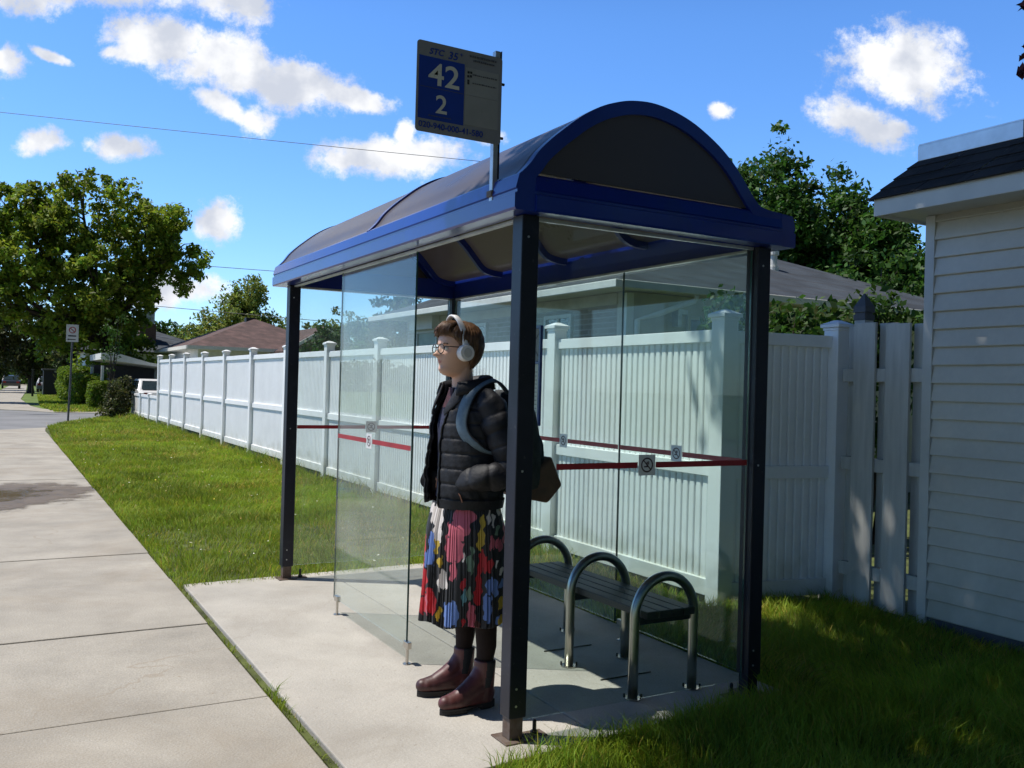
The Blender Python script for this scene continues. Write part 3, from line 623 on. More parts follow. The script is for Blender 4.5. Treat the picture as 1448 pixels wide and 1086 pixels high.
bay((FX+.063,1.445),(3.298,1.297),(-.155,-.988),0,0,FN)
LF = empty('low_fence', (FX,29,0), 'low white vinyl fence continuing beyond the end of the tall fence', 'fence')
yl = [28.1,30.1,32.2]
for y in yl: fpost(FX, y, .90+gz_(y)*.4, LF, .058)
bay((FX,26.27),(FX,28.04),(-1,0),.1,.1,LF,False,.8); bay((FX,28.16),(FX,30.04),(-1,0),.1,.1,LF,False,.8); bay((FX,30.16),(FX,32.14),(-1,0),.1,.1,LF,False,.8)
# ------------------------------------------------------------------ board gate
GT = empty('board_gate', (3.32,.85,0), 'white painted shadowbox board gate between the vinyl fence and the clapboard shed', 'gate')
for (y0,y1,x,z1) in ((.885,1.06,3.275,1.945),(.62,.80,3.275,1.93),(1.005,1.16,3.345,1.93),(.765,.905,3.345,1.94),(.53,.64,3.345,1.93)):
    MB().box(x-.011,x+.011,y0,y1,.03,z1+random.uniform(-.01,.01)).build('gate_board', M['woodpaint'], GT, bevel=.003)
for z in (1.59,.98,.25):
    MB().box(3.2865,3.3335,.525,1.165,z-.045,z+.045).build('gate_rail', M['woodpaint'], GT, bevel=.003)
gp = MB().box(3.385,3.475,1.07,1.16,-.05,1.98).build('gate_post', M['woodpaint'], GT, bevel=.003)
fi = MB(); x,y = 3.43,1.115
fi.box(x-.05,x+.05,y-.05,y+.05,1.9805,2.02); fi.box(x-.042,x+.042,y-.042,y+.042,2.0205,2.035)
def frus(mb, z0, r0, z1, r1): mb.add([(x-r0,y-r0,z0),(x+r0,y-r0,z0),(x+r0,y+r0,z0),(x-r0,y+r0,z0),(x-r1,y-r1,z1),(x+r1,y-r1,z1),(x+r1,y+r1,z1),(x-r1,y+r1,z1)],[(3,2,1,0),(0,1,5,4),(1,2,6,5),(2,3,7,6),(3,0,4,7),(4,5,6,7)])
frus(fi, 2.0355,.052,2.075,.05); frus(fi, 2.0755,.05,2.17,.004)
fi.build('post_finial', M['fgrey'], gp)
# ------------------------------------------------------------------ clapboard shed at right
SD = empty('clapboard_shed', (5.2,-2.5,0), 'white clapboard shed with black shingled mansard roof at right edge', 'shed')
WX, WY = 3.27, .50
mb = MB(); z = .07; k = 0; P = []
while z < 2.60:
    zt = min(z+.113, 2.605); P += [(WX-.021, z),(WX-.023, z+.005),(WX-.002, zt-.0005)]; z = zt
rows = [[(x,WY-.055,zz),(x,-6.5,zz)] for x,zz in P]
mb.grid(rows)
mb.box(WX,7.2,-6.5,WY,.0,2.62)
mb.build('siding_wall', M['siding'], SD)
MB().box(WX-.024,WX+.05,WY-.054,WY+.012,.02,2.6).build('corner_trim', M['trim'], SD, bevel=.003)
MB().box(WX-.01,7.1,-6.4,WY-.02,-.06,.066).build('foundation', M['fgrey'], SD)
EX, EY = 2.935, .66
boxes('soffit', M['trim'], SD, [(EX+.02,WX+.02,-6.8,EY-.02,2.603,2.615),(WX+.021,7.3,WY+.013,EY-.02,2.603,2.615)])
boxes('eave_fascia', M['trim'], SD, [(EX,EX+.02,-6.8,EY,2.585,2.695),(EX+.021,7.4,EY-.02,EY,2.585,2.695)], .003)
# mansard courses as lapped strips
TX, TY, TZ = 3.13, .46, 2.945
mb = MB(); nC = 4; x0,y0_,z0_ = EX-.02, EY+.02, 2.69
for c in range(nC):
    a = c/nC; b2 = (c+1)/nC+.06
    def pt(t, o): return (x0+(TX-x0)*t-o, y0_+(TY-y0_)*t+o, z0_+(TZ-z0_)*t)
    xa,ya,za = pt(a,.012); xb,yb,zb = pt(min(b2,1),.0)
    nT = 22
    yy = ya
    for t in range(nT):
        ya0 = ya-(7.4/nT)*t; ya1 = ya-(7.4/nT)*(t+1)+.006; yb0 = yb-(7.4/nT)*t; yb1 = yb-(7.4/nT)*(t+1)+.006
        j = random.uniform(-.002,.003)
        mb.add([(xa-j,ya0,za),(xa-j,ya1,za+j),(xb,yb1,zb),(xb,yb0,zb),(xa+.012,ya0,za-.004),(xa+.012,ya1,za-.004)],[(1,0,3,2),(0,1,5,4)])
    mb.add([(xa,ya,za),(7.5,ya,za),(7.5,yb,zb),(xb,yb,zb)],[(0,1,2,3)])
mb.build('mansard_shingles', M['shingle'], SD)
boxes('roof_flashing', M['flash'], SD, [(TX-.02,TX+.0,-6.9,-.195,2.925,3.02),(TX-.022,TX-.001,-.19,TY+.02,2.925,3.021),(TX+.001,7.4,TY-.002,TY+.018,2.925,3.018)], .002)
MB().box(TX-.02,7.4,-6.9,TY+.016,3.0215,3.03).build('flat_roof', M['flash'], SD)
# ------------------------------------------------------------------ houses
def hip(mb, x0,x1,y0,y1,z,s,ov=0,th=.12):
    x0-=ov;x1+=ov;y0-=ov;y1+=ov; w,d = x1-x0,y1-y0; h = min(w,d)/2
    if w >= d: r = [(x0+h,(y0+y1)/2,z+h*s),(x1-h,(y0+y1)/2,z+h*s)]
    else: r = [((x0+x1)/2,y0+h,z+h*s),((x0+x1)/2,y1-h,z+h*s)]
    c = [(x0,y0,z),(x1,y0,z),(x1,y1,z),(x0,y1,z)]
    e = [(p[0],p[1],z-th) for p in c]
    vs = c+r+e
    if w >= d: fs = [(0,1,5,4),(1,2,5),(2,3,4,5),(3,0,4)]
    else: fs = [(0,1,4),(1,2,5,4),(2,3,5),(3,0,4,5)]
    mb.add(vs, fs); mb.add(e, [(3,2,1,0)])
def window(par, ax, c, a0, a1, z0, z1, sgn=-1, blind=False, mull=True):
    """window on plane ax=c facing sgn"""
    t = .05
    def bx(m, p0,p1,q0,q1,d0,d1):
        lo, hi = sorted((c+sgn*d0, c+sgn*d1))
        if ax == 'x': m.box(lo,hi,p0,p1,q0,q1)
        else: m.box(p0,p1,lo,hi,q0,q1)
    f = MB(); bx(f,a0,a0+t,z0,z1,.0,.04); bx(f,a1-t,a1,z0,z1,.0,.04); bx(f,a0+t,a1-t,z0,z0+t,.0,.04); bx(f,a0+t,a1-t,z1-t,z1,.0,.04)
    if mull: bx(f,(a0+a1)/2-.02,(a0+a1)/2+.02,z0+t,z1-t,.0,.035)
    w = f.build('window', M['trim'], par)
    g = MB(); bx(g,a0+t,a1-t,z0+t,z1-t,.003,.012); g.build('window_pane', M['blind'] if blind else M['winglass'], w)
    return w
HB = empty('brick_bungalow', (8,9.3,0), 'low bungalow with grey hipped roof, grey brick and cream stucco behind the tall fence', 'house')
hx0,hx1,hy0,hy1 = 4.9,11.35,5.85,12.75
mb = MB(); mb.box(hx0,hx0+.2,hy0+.2,hy1,0,2.53); brickw = mb.build('brick_wall', M['brick'], HB)
MB().box(hx0-.012,hx0+.2,hy0+.2,hy1,2.531,2.68).build('frieze_board', M['stucco'], HB)
MB().box(hx0,hx1,hy0,hy0+.2,0,2.68).box(hx0+.201,hx1,hy0+.201,hy1,0,2.67).build('stucco_wall', M['stucco'], HB)
MB().box(hx0-.02,hx0+.09,hy0-.02,hy0+.07,0,2.66).build('corner_board', M['gutter'], HB)
mb = MB(); hip(mb, 4.38,11.9,5.33,13.27,2.74,.40,0,.01); rf = mb.build('roof', M['greyroof'], HB)
mb = MB(); mb.box(4.42,11.86,5.37,13.23,2.69,2.725); mb.build('soffit', M['wallwhite'], HB)
boxes('gutter', M['gutter'], HB, [(4.30,4.40,5.27,13.3,2.64,2.735),(4.401,11.95,5.25,5.35,2.64,2.735)], .01)
dm_ = MB(); dm_.tube([(5.55,5.30,2.64),(5.55,5.34,2.57),(5.2,5.62,2.40),(5.02,5.79,2.33),(5.02,5.80,.1)], (.035), 10); dm_.build('downspout', M['gutter'], HB)
window(HB,'x',hx0,11.35,12.25,1.35,2.45,blind=True,mull=False); MB().box(hx0-.16,hx0-.001,11.3,12.3,2.452,2.70).build('shutter_box', M['wallwhite'], HB)
window(HB,'x',hx0,9.5,10.6,1.35,2.47); window(HB,'x',hx0,7.05,7.75,1.3,2.47)
window(HB,'y',hy0,5.85,6.5,1.5,2.44); MB().box(5.62,5.68,hy0-.12,hy0-.001,2.28,2.5).box(5.681,5.78,hy0-.12,hy0-.001,2.44,2.5).build('wall_lamp', M['galv'], HB)
vb = MB(); vb.cyl((8.5,6.95,3.2),(8.5,6.95,3.42),.085,14); vb.cyl((8.5,6.95,3.421),(8.5,6.95,3.60),.06,14); vb.cyl((8.5,6.95,3.601),(8.5,6.95,3.66),.085,14)
vb.build('vent_pipe', M['gutter'], rf)
# brown house across the side street
BH = empty('brown_house', (9,46,0), 'brown roofed house with a gabled wing seen over the far fence', 'house')
MB().box(5.9,13.2,43.0,52,0,2.95).build('wall', M['wallwhite'], BH)
mb = MB(); hip(mb, 5.3,13.6,42.3,52.5,3.1,.42,0,.03); rf2 = mb.build('roof', M['brownroof'], BH)
boxes('eave_fascia', M['gutter'], BH, [(5.25,10.0,42.22,42.3,2.93,3.1),(5.22,5.3,42.3,52.5,2.93,3.1)]); MB().box(5.3,13.5,42.3,52.4,2.93,2.99).build('soffit', M['gutter'], BH)
MB().prism([(9.8,40.7,0),(13.3,40.7,0),(13.3,40.7,3.0),(11.6,40.7,4.05),(9.8,40.7,3.0)],(0,2.29,0)).build('gable_wing', M['brownbrick'], BH)
def slope_slab(mb, a, b, y0, y1, th):
    (xa,za),(xb,zb) = a,b
    mb.prism([(xa,y0,za),(xb,y0,zb),(xb,y0,zb+th),(xa,y0,za+th)],(0,y1-y0,0))
for q_ in (((9.45,2.86),(11.6,4.18)),((11.6,4.18),(13.75,2.86))): mb = MB(); slope_slab(mb,*q_,40.4,48,.12); mb.build('wing_roof', M['brownroof'], BH)
for q_ in (((9.43,2.80),(11.6,4.13)),((11.6,4.13),(13.77,2.80))): mb = MB(); slope_slab(mb,*q_,40.33,40.395,.17); mb.build('barge_board', M['gutter'], BH)
window(BH,'y',43.0,6.5,7.9,1.3,2.6); window(BH,'y',43.0,8.3,9.6,1.2,2.6)
boxes('roof_vent', M['black'], rf2, [(9.0,9.5,46.4,46.9,4.5,4.9),(12.0,12.5,43.3,43.8,4.0,4.42)])
BH.location.x += .75
# chimney house further
CH = empty('chimney_house', (6,62,0), 'distant grey roofed house with a brick chimney left of the brown house', 'house')
MB().box(2.8,11,58,68,0,3.0).build('wall', M['wallwhite'], CH); MB().box(4.6,5.3,57.9,57.999,0,2.9).build('brick_pier', M['brownbrick'], CH)
mb = MB(); hip(mb, 2.2,11.6,57.3,68.6,3.1,.36,0,.1); r3 = mb.build('roof', M['greyroof'], CH)
c1 = MB().box(6.0,7.0,59.2,60.0,3.3,5.0).build('chimney', M['brownbrick'], r3)
MB().box(6.05,6.9,59.25,59.95,5.0,5.75).build('chimney_flue', M['flash'], r3)
window(CH,'y',57.99,3.2,4.3,1.2,2.5)
# carport
CP = empty('carport', (4.0,47,0), 'white roofed carport over a dark car beside the hedges', 'carport')
mb = MB(); mb.prism([(2.4,44,2.3),(5.9,44,1.95),(5.9,44,2.05),(4.6,44,2.22),(3.0,44,2.65),(2.4,44,2.6)],(0,6,0)); mb.build('roof', M['wallwhite'], CP)
for (x,y) in ((2.5,44.2),(5.7,44.2),(2.5,49.8),(5.7,49.8)): MB().box(x-.06,x+.06,y-.06,y+.06,0,2.0).build('post', M['wallwhite'], CP)
MB().box(2.6,5.7,49.9,50,0,2.1).build('back_wall', M['fgrey'], CP)
# ------------------------------------------------------------------ cars
def car(loc, rz, paint, label, group=None):
    R = empty('parked_car', loc, label, 'car', group); ORG[R.name] = Vector((0,0,0))
    prof = [(-2.15,.30),(-2.2,.62),(-2.1,.82),(-1.75,.92),(-1.25,1.36),(-.9,1.45),(.45,1.45),(.75,1.38),(1.3,.95),(2.0,.80),(2.2,.62),(2.18,.30)]
    mb = MB(); rows = []
    for s in (-1,-.92,.92,1):
        ins = 0 if abs(s) < 1 else .06
        rows.append([(x*(1 if abs(s)<1 else .985), s*(.86-.16*max(0,(z-.9)/.55)), z if abs(s)<1 else (z-.02 if z>.5 else z+.03)) for x,z in prof])
    mb.grid([[r[i] for r in rows] for i in range(len(prof))])
    mb.add(rows[0], [tuple(range(len(prof)))]); mb.add(rows[-1], [tuple(range(len(prof)))[::-1]]); mb.add([rows[0][0],rows[-1][0],rows[-1][-1],rows[0][-1]],[(0,1,2,3)])
    body = mb.build('body', paint, R, bevel=.02)
    for s in (-1,1):
        w = lambda z: s*(.865-.16*max(0,(z-.9)/.55))
        MB().add([(-1.5,w(.96),.96),(1.1,w(.96),.96),(.62,w(1.36),1.36),(-1.1,w(1.36),1.36)],[(0,1,2,3) if s<0 else (3,2,1,0)]).build('side_window', M['winglass'], body)
    MB().add([(-1.8,-.7,.95),(-1.8,.7,.95),(-1.30,.6,1.36),(-1.30,-.6,1.36)],[(3,2,1,0)]).build('rear_window', M['winglass'], body)
    MB().add([(1.33,-.7,.98),(1.33,.7,.98),(.83,.6,1.37),(.83,-.6,1.37)],[(0,1,2,3)]).build('windscreen', M['winglass'], body)
    for x in (-1.35,1.35):
        for s in (-1,1):
            w = MB().cyl((x,s*.7,.32),(x,s*.88,.32),.32,18).build('wheel', M['black'], R); MB().cyl((x,s*.881,.32),(x,s*.89,.32),.19,14).build('rim', M['galv'], w)
    for s in (-1,1):
        MB().box(-2.23,-2.17,s*.62-.14,s*.62+.14,.62,.8).build('tail_light', M['red'], R); MB().box(2.13,2.2,s*.62-.14,s*.62+.14,.6,.74).build('headlight', M['flash'], R)
    R.rotation_euler = (0,0,rz); ORG[R.name] = Vector(loc)
M['carwhite'] = pm('white_car_paint', (.75,.75,.76), .3, var=.02, coat=.6)
M['cardark'] = pm('dark_car_paint', (.03,.034,.045), .3, var=.05, coat=.6)
M['carsilver'] = pm('silver_car_paint', (.36,.38,.42), .3, .4, var=.04, coat=.6)
car((4.75,44.3,-.03), PI*.5, M['carwhite'], 'white car parked on the driveway just past the tall fence end', 'parked cars')
car((3.7,47.0,-.03), PI*.5, M['cardark'], 'dark car parked under the white carport roof', 'parked cars')
car((2.2,88,-.03), PI*.46, M['carsilver'], 'silver car parked behind the dark utility cabinet', 'parked cars')
car((-.6,108,-.03), PI*.5, M['cardark'], 'dark car parked far up the pavement beside the farthest trees', 'parked cars')
# ------------------------------------------------------------------ street furniture far off
NP = empty('no_stopping_sign', (.04,27.6,-.02), 'slim no stopping sign on green pole at the lawn corner', 'road sign')
MB().tube([(.04,27.6,-.05),(.085,27.6,1.5),(.105,27.6,2.98)], .03, 8).build('sign_pole', M['fgrey'], NP)
p_ = MB().box(-.075,.265,27.555,27.57,2.50,3.03).build('sign_plate', M['plate'], NP)
pl = MB(); k=24; A=[(.095+.10*math.cos(2*PI*i/k),27.5535,2.86+.10*math.sin(2*PI*i/k)) for i in range(k)]; Bq=[(.095+.075*math.cos(2*PI*i/k),27.5535,2.86+.075*math.sin(2*PI*i/k)) for i in range(k)]
pl.add(A+Bq,[(i,(i+1)%k,k+(i+1)%k,k+i) for i in range(k)]); pl.obox((.095,27.553,2.86),(.055,0,-.055),(0,.0004,0),(.009,0,.009)); pl.build('prohibition_ring', M['red'], p_)
tl = MB(); tl.box(-.02,.2,27.552,27.5545,2.66,2.70); tl.obox((.09,27.5534,2.57),(.1,0,0),(0,.0006,0),(0,0,.013)); tl.add([(-.05,27.5532,2.57),(.0,27.5532,2.60),(.0,27.5532,2.54)],[(0,1,2)]); tl.build('arrow_marking', M['signblack'], p_)
UC = empty('utility_cabinet', (1.5,72,0), 'black utility cabinet standing on grass beside the far pavement', 'cabinet')
MB().box(1.05,2.05,71.4,72.4,-.06,1.85).build('cabinet_body', M['black'], UC, bevel=.03); MB().box(.95,2.15,71.3,72.5,1.851,1.95).build('cabinet_lid', M['fgrey'], UC, bevel=.02)
MB().box(1.15,1.95,71.37,71.395,.1,1.7).build('cabinet_door', M['navy'], UC)
BL = empty('mailbox_post', (.3,70,0), 'thin dark post beside the black utility cabinet', 'post')
MB().box(.26,.40,69.9,70.05,-.06,1.85).build('post_shaft', M['black'], BL, bevel=.01); MB().box(.24,.42,69.88,70.07,1.851,1.9).build('post_cap', M['fgrey'], BL)
SLP = empty('street_lamp', (-9.5,38,0), 'grey street lamp head reaching in at the left picture edge', 'street lamp')
MB().tube([(-9.5,38,-.05),(-9.5,38,8.2),(-9.1,38,8.7),(-4.6,38.2,9.0)], [.11,.08,.06,.045], 10).build('lamp_pole', M['galv'], SLP, smooth=True)
MB().sphere((-4.1,38.2,8.95),(.6,.18,.13),16,10).build('lamp_head', M['fgrey'], SLP, smooth=True)
# overhead cables
def cable(p, q, sag, r, label):
    p, q = Vector(p), Vector(q); pts = []
    for i in range(33):
        t = i/32; v = p.lerp(q,t); v.z -= sag*4*t*(1-t); pts.append(v)
    tag(MB().tube(pts, r, 6).build('utility_cable', M['fgrey']), label, 'cable', 'overhead utility cables')
cable((-26,48.5,13.4),(34.2,8.0,6.6),.3,.010,'highest utility cable, crossing the sky behind the bus stop sign')
cable((-13.6,72.5,10.45),(35,44.8,7.75),.12,.022,'middle utility cable between the maple crown and the shelter roof')
cable((-11.8,71.5,7.75),(32,44,4.35),.1,.022,'lowest utility cable, just above the chimney house roof')
# ------------------------------------------------------------------ vegetation
def unit(a): return a/np.maximum(np.linalg.norm(a, axis=1, keepdims=True), 1e-9)
def leaf_cloud(centers, n_per, spread, size, rng, up=.35, tintvar=.25, ctint=.22, aspect=.55, droop=0, outdir=None):
    """leaf quads scattered round clump centres; returns verts, quads, colours"""
    k = len(centers); n = k*n_per
    c = np.repeat(centers, n_per, 0)
    sp = np.repeat(spread if hasattr(spread,'__len__') else np.full(k,spread), n_per)[:,None]
    d = rng.normal(size=(n,3)); d = unit(d)*(rng.random((n,1))**.5)
    d[:,2] *= .8
    p = c+d*sp
    nr = rng.normal(size=(n,3)); nr = unit(nr+d*.7); nr[:,2] += up; nr = unit(nr)
    t = unit(np.cross(nr, rng.normal(size=(n,3)))); b = np.cross(nr, t)
    s = (size*(.6+.8*rng.random((n,1))))
    bend = nr*s*.18
    v = np.stack([p-t*s*.5, p+b*s*aspect*.5-bend*.2, p+t*s*.5-bend, p-b*s*aspect*.5-bend*.2], 1).reshape(-1,3)
    f = np.arange(n*4).reshape(-1,4)
    ct = np.repeat(1+ctint*rng.normal(size=(k,1)), n_per, 0)
    col = np.clip(ct*(1+tintvar*rng.normal(size=(n,1))), .35, 1.9)*np.array([[1,1,1]])
    col[:,0] *= np.clip(1+.15*rng.normal(size=n), .6, 1.5)
    return v, f, np.repeat(col, 4, 0)
def ell_clumps(ells, n, rng, shell=.5):
    """clump centres biased to the outside of a set of ellipsoids (cx,cy,cz,rx,ry,rz)"""
    w = np.array([e[3]*e[4]+e[4]*e[5]+e[3]*e[5] for e in ells]); w = w/w.sum()
    out = []
    for e, m in zip(ells, (w*n).astype(int)+1):
        d = unit(rng.normal(size=(m,3))); r = shell+(1-shell)*rng.random((m,1))**.7
        ph = rng.random(3)*6
        r = r*(1+.16*np.sin(4*d[:,:1]+ph[0])*np.sin(5*d[:,1:2]+ph[1])+.10*rng.normal(size=(m,1)))
        out.append(np.array(e[:3])+d*r*np.array(e[3:]))
    return np.concatenate(out)
def tree(name, label, base, ells, nclump, nleaf, spread, size, lmat, trunk_r, group=None, cat='tree', seed=1, limbs=True, fork=None, shell=.5, up=.35, twigs=0):
    rng = np.random.default_rng(seed); rd = random.Random(seed)
    R = empty(name, base, label, cat, group)
    b = Vector(base)
    E = [(b.x+e[0],b.y+e[1],b.z+e[2],*e[3:]) for e in ells]
    mb = MB(); top = Vector((sum(e[0] for e in E)/len(E), sum(e[1] for e in E)/len(E), max(e[2] for e in E)))
    fk = Vector((b.x+fork[0], b.y+fork[1], b.z+fork[2])) if fork else Vector((b.x, b.y, b.z+(min(e[2]-e[5] for e in E)-b.z)*.9+.3))
    mb.tube([b-Vector((0,0,.1)), b.lerp(fk,.3)+Vector((rd.uniform(-.03,.03),0,0)), b.lerp(fk,.7), fk], [trunk_r*1.35, trunk_r, trunk_r*.9, trunk_r*.8], 12)
    tips = []
    for e in E:
        c = Vector(e[:3]); m = fk.lerp(c,.5)+Vector((rd.uniform(-.1,.1)*e[3], rd.uniform(-.1,.1)*e[4], .1*e[5]))
        mb.tube([fk-Vector((0,0,.15)), m, c, c+Vector((0,0,e[5]*.6))], [trunk_r*.6, trunk_r*.42, trunk_r*.25, trunk_r*.08], 8)
        for k in range(7 if limbs else 2):
            s = fk.lerp(c, rd.uniform(.4,1)); dv = Vector((rd.gauss(0,1),rd.gauss(0,1),rd.gauss(.35,.7))).normalized()
            q = c+Vector((dv.x*e[3],dv.y*e[4],dv.z*e[5]))*.85
            mb.tube([s, s.lerp(q,.5)+Vector((0,0,.08*e[5])), q], [trunk_r*.2, trunk_r*.12, trunk_r*.04], 6)
    mb.build('trunk', M['bark'], R, smooth=True)
    cc = ell_clumps(E, nclump, rng, shell)
    v, f, col = leaf_cloud(cc, nleaf, spread*(.6+.8*rng.random(len(cc))), size, rng, up)
    np_mesh('crown', v, [f], lmat, R, colors=col)
    return R
tree('street_maple', 'large yellow-green maple at left behind the clipped hedges', (3.18,52.0,-.03),
     [(-3.7, 0.0, 7.87, 3.01, 2.78, 2.89), (-1.16, 0.35, 10.64, 2.89, 2.66, 2.43), (2.08, 0.0, 9.6, 2.2, 2.31, 2.66), (3.7, -0.23, 8.91, 1.62, 1.85, 2.43), (-0.46, -0.69, 6.71, 3.01, 2.78, 2.43), (-4.4, 0.23, 10.18, 2.2, 1.97, 1.85), (0.35, 0.46, 4.17, 2.31, 2.43, 1.97), (-6.25, 0.46, 8.33, 2.31, 2.2, 2.78), (1.62, 0.35, 6.59, 1.74, 1.74, 1.74), (-2.2, 0.0, 4.4, 1.85, 1.74, 1.62), (1.04, 0.0, 2.55, 1.74, 1.74, 1.5), (-7.87, 0.46, 7.4, 1.85, 1.85, 2.55), (-5.32, 0.23, 5.55, 1.74, 1.74, 1.5)],
     1050, 56, .48, .27, M['leafA'], .26, seed=3, fork=(.1,0,3.4), shell=.4)
tree('roadside_tree', 'tall dark leafy tree rising behind the bungalow roof', (17.3,13.5,0),
     [(.87*a,-.5*a,z,r,r,q) for a,z,r,q in ((-1.5,6.0,1.7,2.1),(0,5.2,1.9,1.9),(1.6,4.3,1.8,1.7),(2.7,3.3,1.6,1.6),(-2.8,5.2,1.8,2.1),(0,3.4,2.2,1.6),(-1.7,3.6,2.0,1.7),(3.6,2.6,1.4,1.5),(.9,5.4,1.2,1.2))], 1500, 60, .36, .15, M['leafB'], .22, seed=5, shell=.4, up=.6)
tree('roadside_tree', 'smaller dark tree with bronze tips close behind the shed corner', (10.6,6.9,0),
     [(0,0,2.5,1.0,1.0,.8),(.6,.2,3.25,.9,.8,.7),(-.4,.5,3.0,.6,.6,.5)], 120, 50, .26, .11, M['leafB'], .09, seed=6, up=.6)
tree('pale_tree', 'feathery pale green tree behind the brown house roof', (13.2,62,0),
     [(0,0,5.6,2.6,2.4,2.4),(-2.4,0,4.2,2.2,2,2.0),(1.8,0,4.6,2.2,2,2.2),(.3,0,7.4,1.5,1.5,1.6)], 330, 46, .6, .24, M['leafC'], .16, seed=8, shell=.25, up=.1)
tree('pale_tree', 'light green bushy tree right of the brown gable seen through the shelter', (17.5,52,0),
     [(0,0,3.9,2.2,2,2.0),(-2.3,0,3.7,1.7,1.7,1.8),(2.2,0,3.8,1.9,1.9,1.7),(4.6,0,3.6,2.0,2.0,1.9)], 260, 46, .5, .22, M['leafC'], .14, seed=9, up=.2)
tree('garden_tree', 'dense dark green tree beside the bungalow seen through front glass', (11.2,29,0),
     [(0,0,2.6,2.0,1.8,1.9),(-2.0,0,2.4,1.6,1.6,1.6),(1.9,0,2.6,1.7,1.7,1.7),(.4,0,3.9,1.4,1.4,1.0)], 280, 50, .36, .17, M['leafD'], .14, seed=10)
bg_ = [((.6,84,0),'dark bare-branched tree in the row far up the pavement, nearest the cabinet', [(0,0,5,3,3,3.4),(-3,0,4.5,2.6,2.5,2.6),(0,0,2.4,2.2,2,1.4)], 'leafE', 11),
       ((-3.6,96,0),'olive tree at the left edge far up the pavement', [(0,0,5,3.6,3,3.6),(2,0,3.6,2.6,2.5,2.0)], 'leafE', 12),
       ((4.4,66,0),'olive tree standing close behind the tallest clipped hedge', [(0,0,4.4,2.4,2.2,2.6),(-1.8,0,3.4,2,2,2),(1.5,0,3.2,1.8,1.8,1.6)], 'leafE', 13),
       ((9.5,86,0),'mid green round tree beyond the chimney house', [(0,0,4.6,3,3,2.2),(-2.5,0,4.2,2.4,2.4,1.6),(2.6,0,4.8,2.4,2.4,2.0)], 'leafD', 14),
       ((17,92,0),'dull green tree showing right of the brick chimney', [(0,0,5.4,3.4,3,2.4),(3.6,0,5.4,3,3,2.4),(-3.6,0,4.6,2.6,2.6,1.9)], 'leafC', 15)]
for base, lab, el, lm_, sd in bg_:
    tree('background_tree', lab, base, el, 200, 40, .75, .34, M[lm_], .25, group='trees beyond the side street', seed=sd, shell=.3)
# far wood closing the horizon
rng = np.random.default_rng(21)
k = 900; xs = rng.uniform(-90,150,k); yy = 150+rng.uniform(0,30,k)+xs*-.25
cc = np.stack([xs, yy, rng.uniform(.5,5.2,k)],1)
v, f, col = leaf_cloud(cc, 26, 2.6, 1.5, rng)
tag(np_mesh('far_wood', v, [f], M['leafD'], colors=col), kind='stuff')
# side garden shrubs seen over the fence return
def shrub(name, label, base, ells, nclump, nleaf, spread, size, lm, cat='shrub', seed=1, up=.35, group=None):
    rng = np.random.default_rng(seed); R = empty(name, base, label, cat, group); b = Vector(base)
    E = [(b.x+e[0],b.y+e[1],b.z+e[2],*e[3:]) for e in ells]
    mb = MB(); rd = random.Random(seed)
    for e in E:
        for q in range(4): 
            c = Vector(e[:3])+Vector((rd.uniform(-.6,.6)*e[3], rd.uniform(-.6,.6)*e[4], rd.uniform(0,.6)*e[5])); mb.tube([b-Vector((0,0,.05))+Vector((rd.uniform(-.08,.08),rd.uniform(-.08,.08),0)), b.lerp(c,.5)+Vector((0,0,.1)), c], [.025,.016,.006], 6)
    mb.build('stem', M['bark'], R)
    cc = ell_clumps(E, nclump, rng, .45); v,f,col = leaf_cloud(cc, nleaf, spread*(.6+.8*rng.random(len(cc))), size, rng, up)
    np_mesh('foliage', v, [f], lm, R, colors=col); return R
shrub('garden_shrub','bright green shrub topping the fence return beside the shelter post',(4.75,3.3,0),[(0,0,2.0,.55,.5,.45),(.55,.1,1.95,.5,.5,.42),(-.5,0,1.8,.4,.4,.5),(.2,0,1.2,.7,.6,.6)],150,34,.17,.085,M['leafD'],seed=31,up=.1)
shrub('garden_shrub','taller green shrub between the grey finial and the shed corner',(5.7,2.9,0),[(0,0,2.1,.5,.5,.4),(.5,0,1.9,.5,.5,.5),(-.3,.1,1.4,.6,.6,.7)],150,34,.17,.085,M['leafD'],seed=32,up=.1)
shrub('corner_bush','dark olive bush at the end of the low white fence',(1.85,31.6,-.02),[(0,0,.6,.42,.5,.62),(.25,.6,.9,.35,.4,.5),(-.1,.3,.25,.45,.5,.35)],110,40,.2,.10,M['leafE'],cat='bush',seed=33)
YT = shrub('corner_sapling','thin sapling trunk with sparse leaves behind the corner bush',(1.75,33.4,-.02),[(0,0,2.2,.35,.4,.6),(.2,0,3.2,.5,.5,.6)],26,14,.24,.11,M['leafD'],cat='sapling',seed=34)
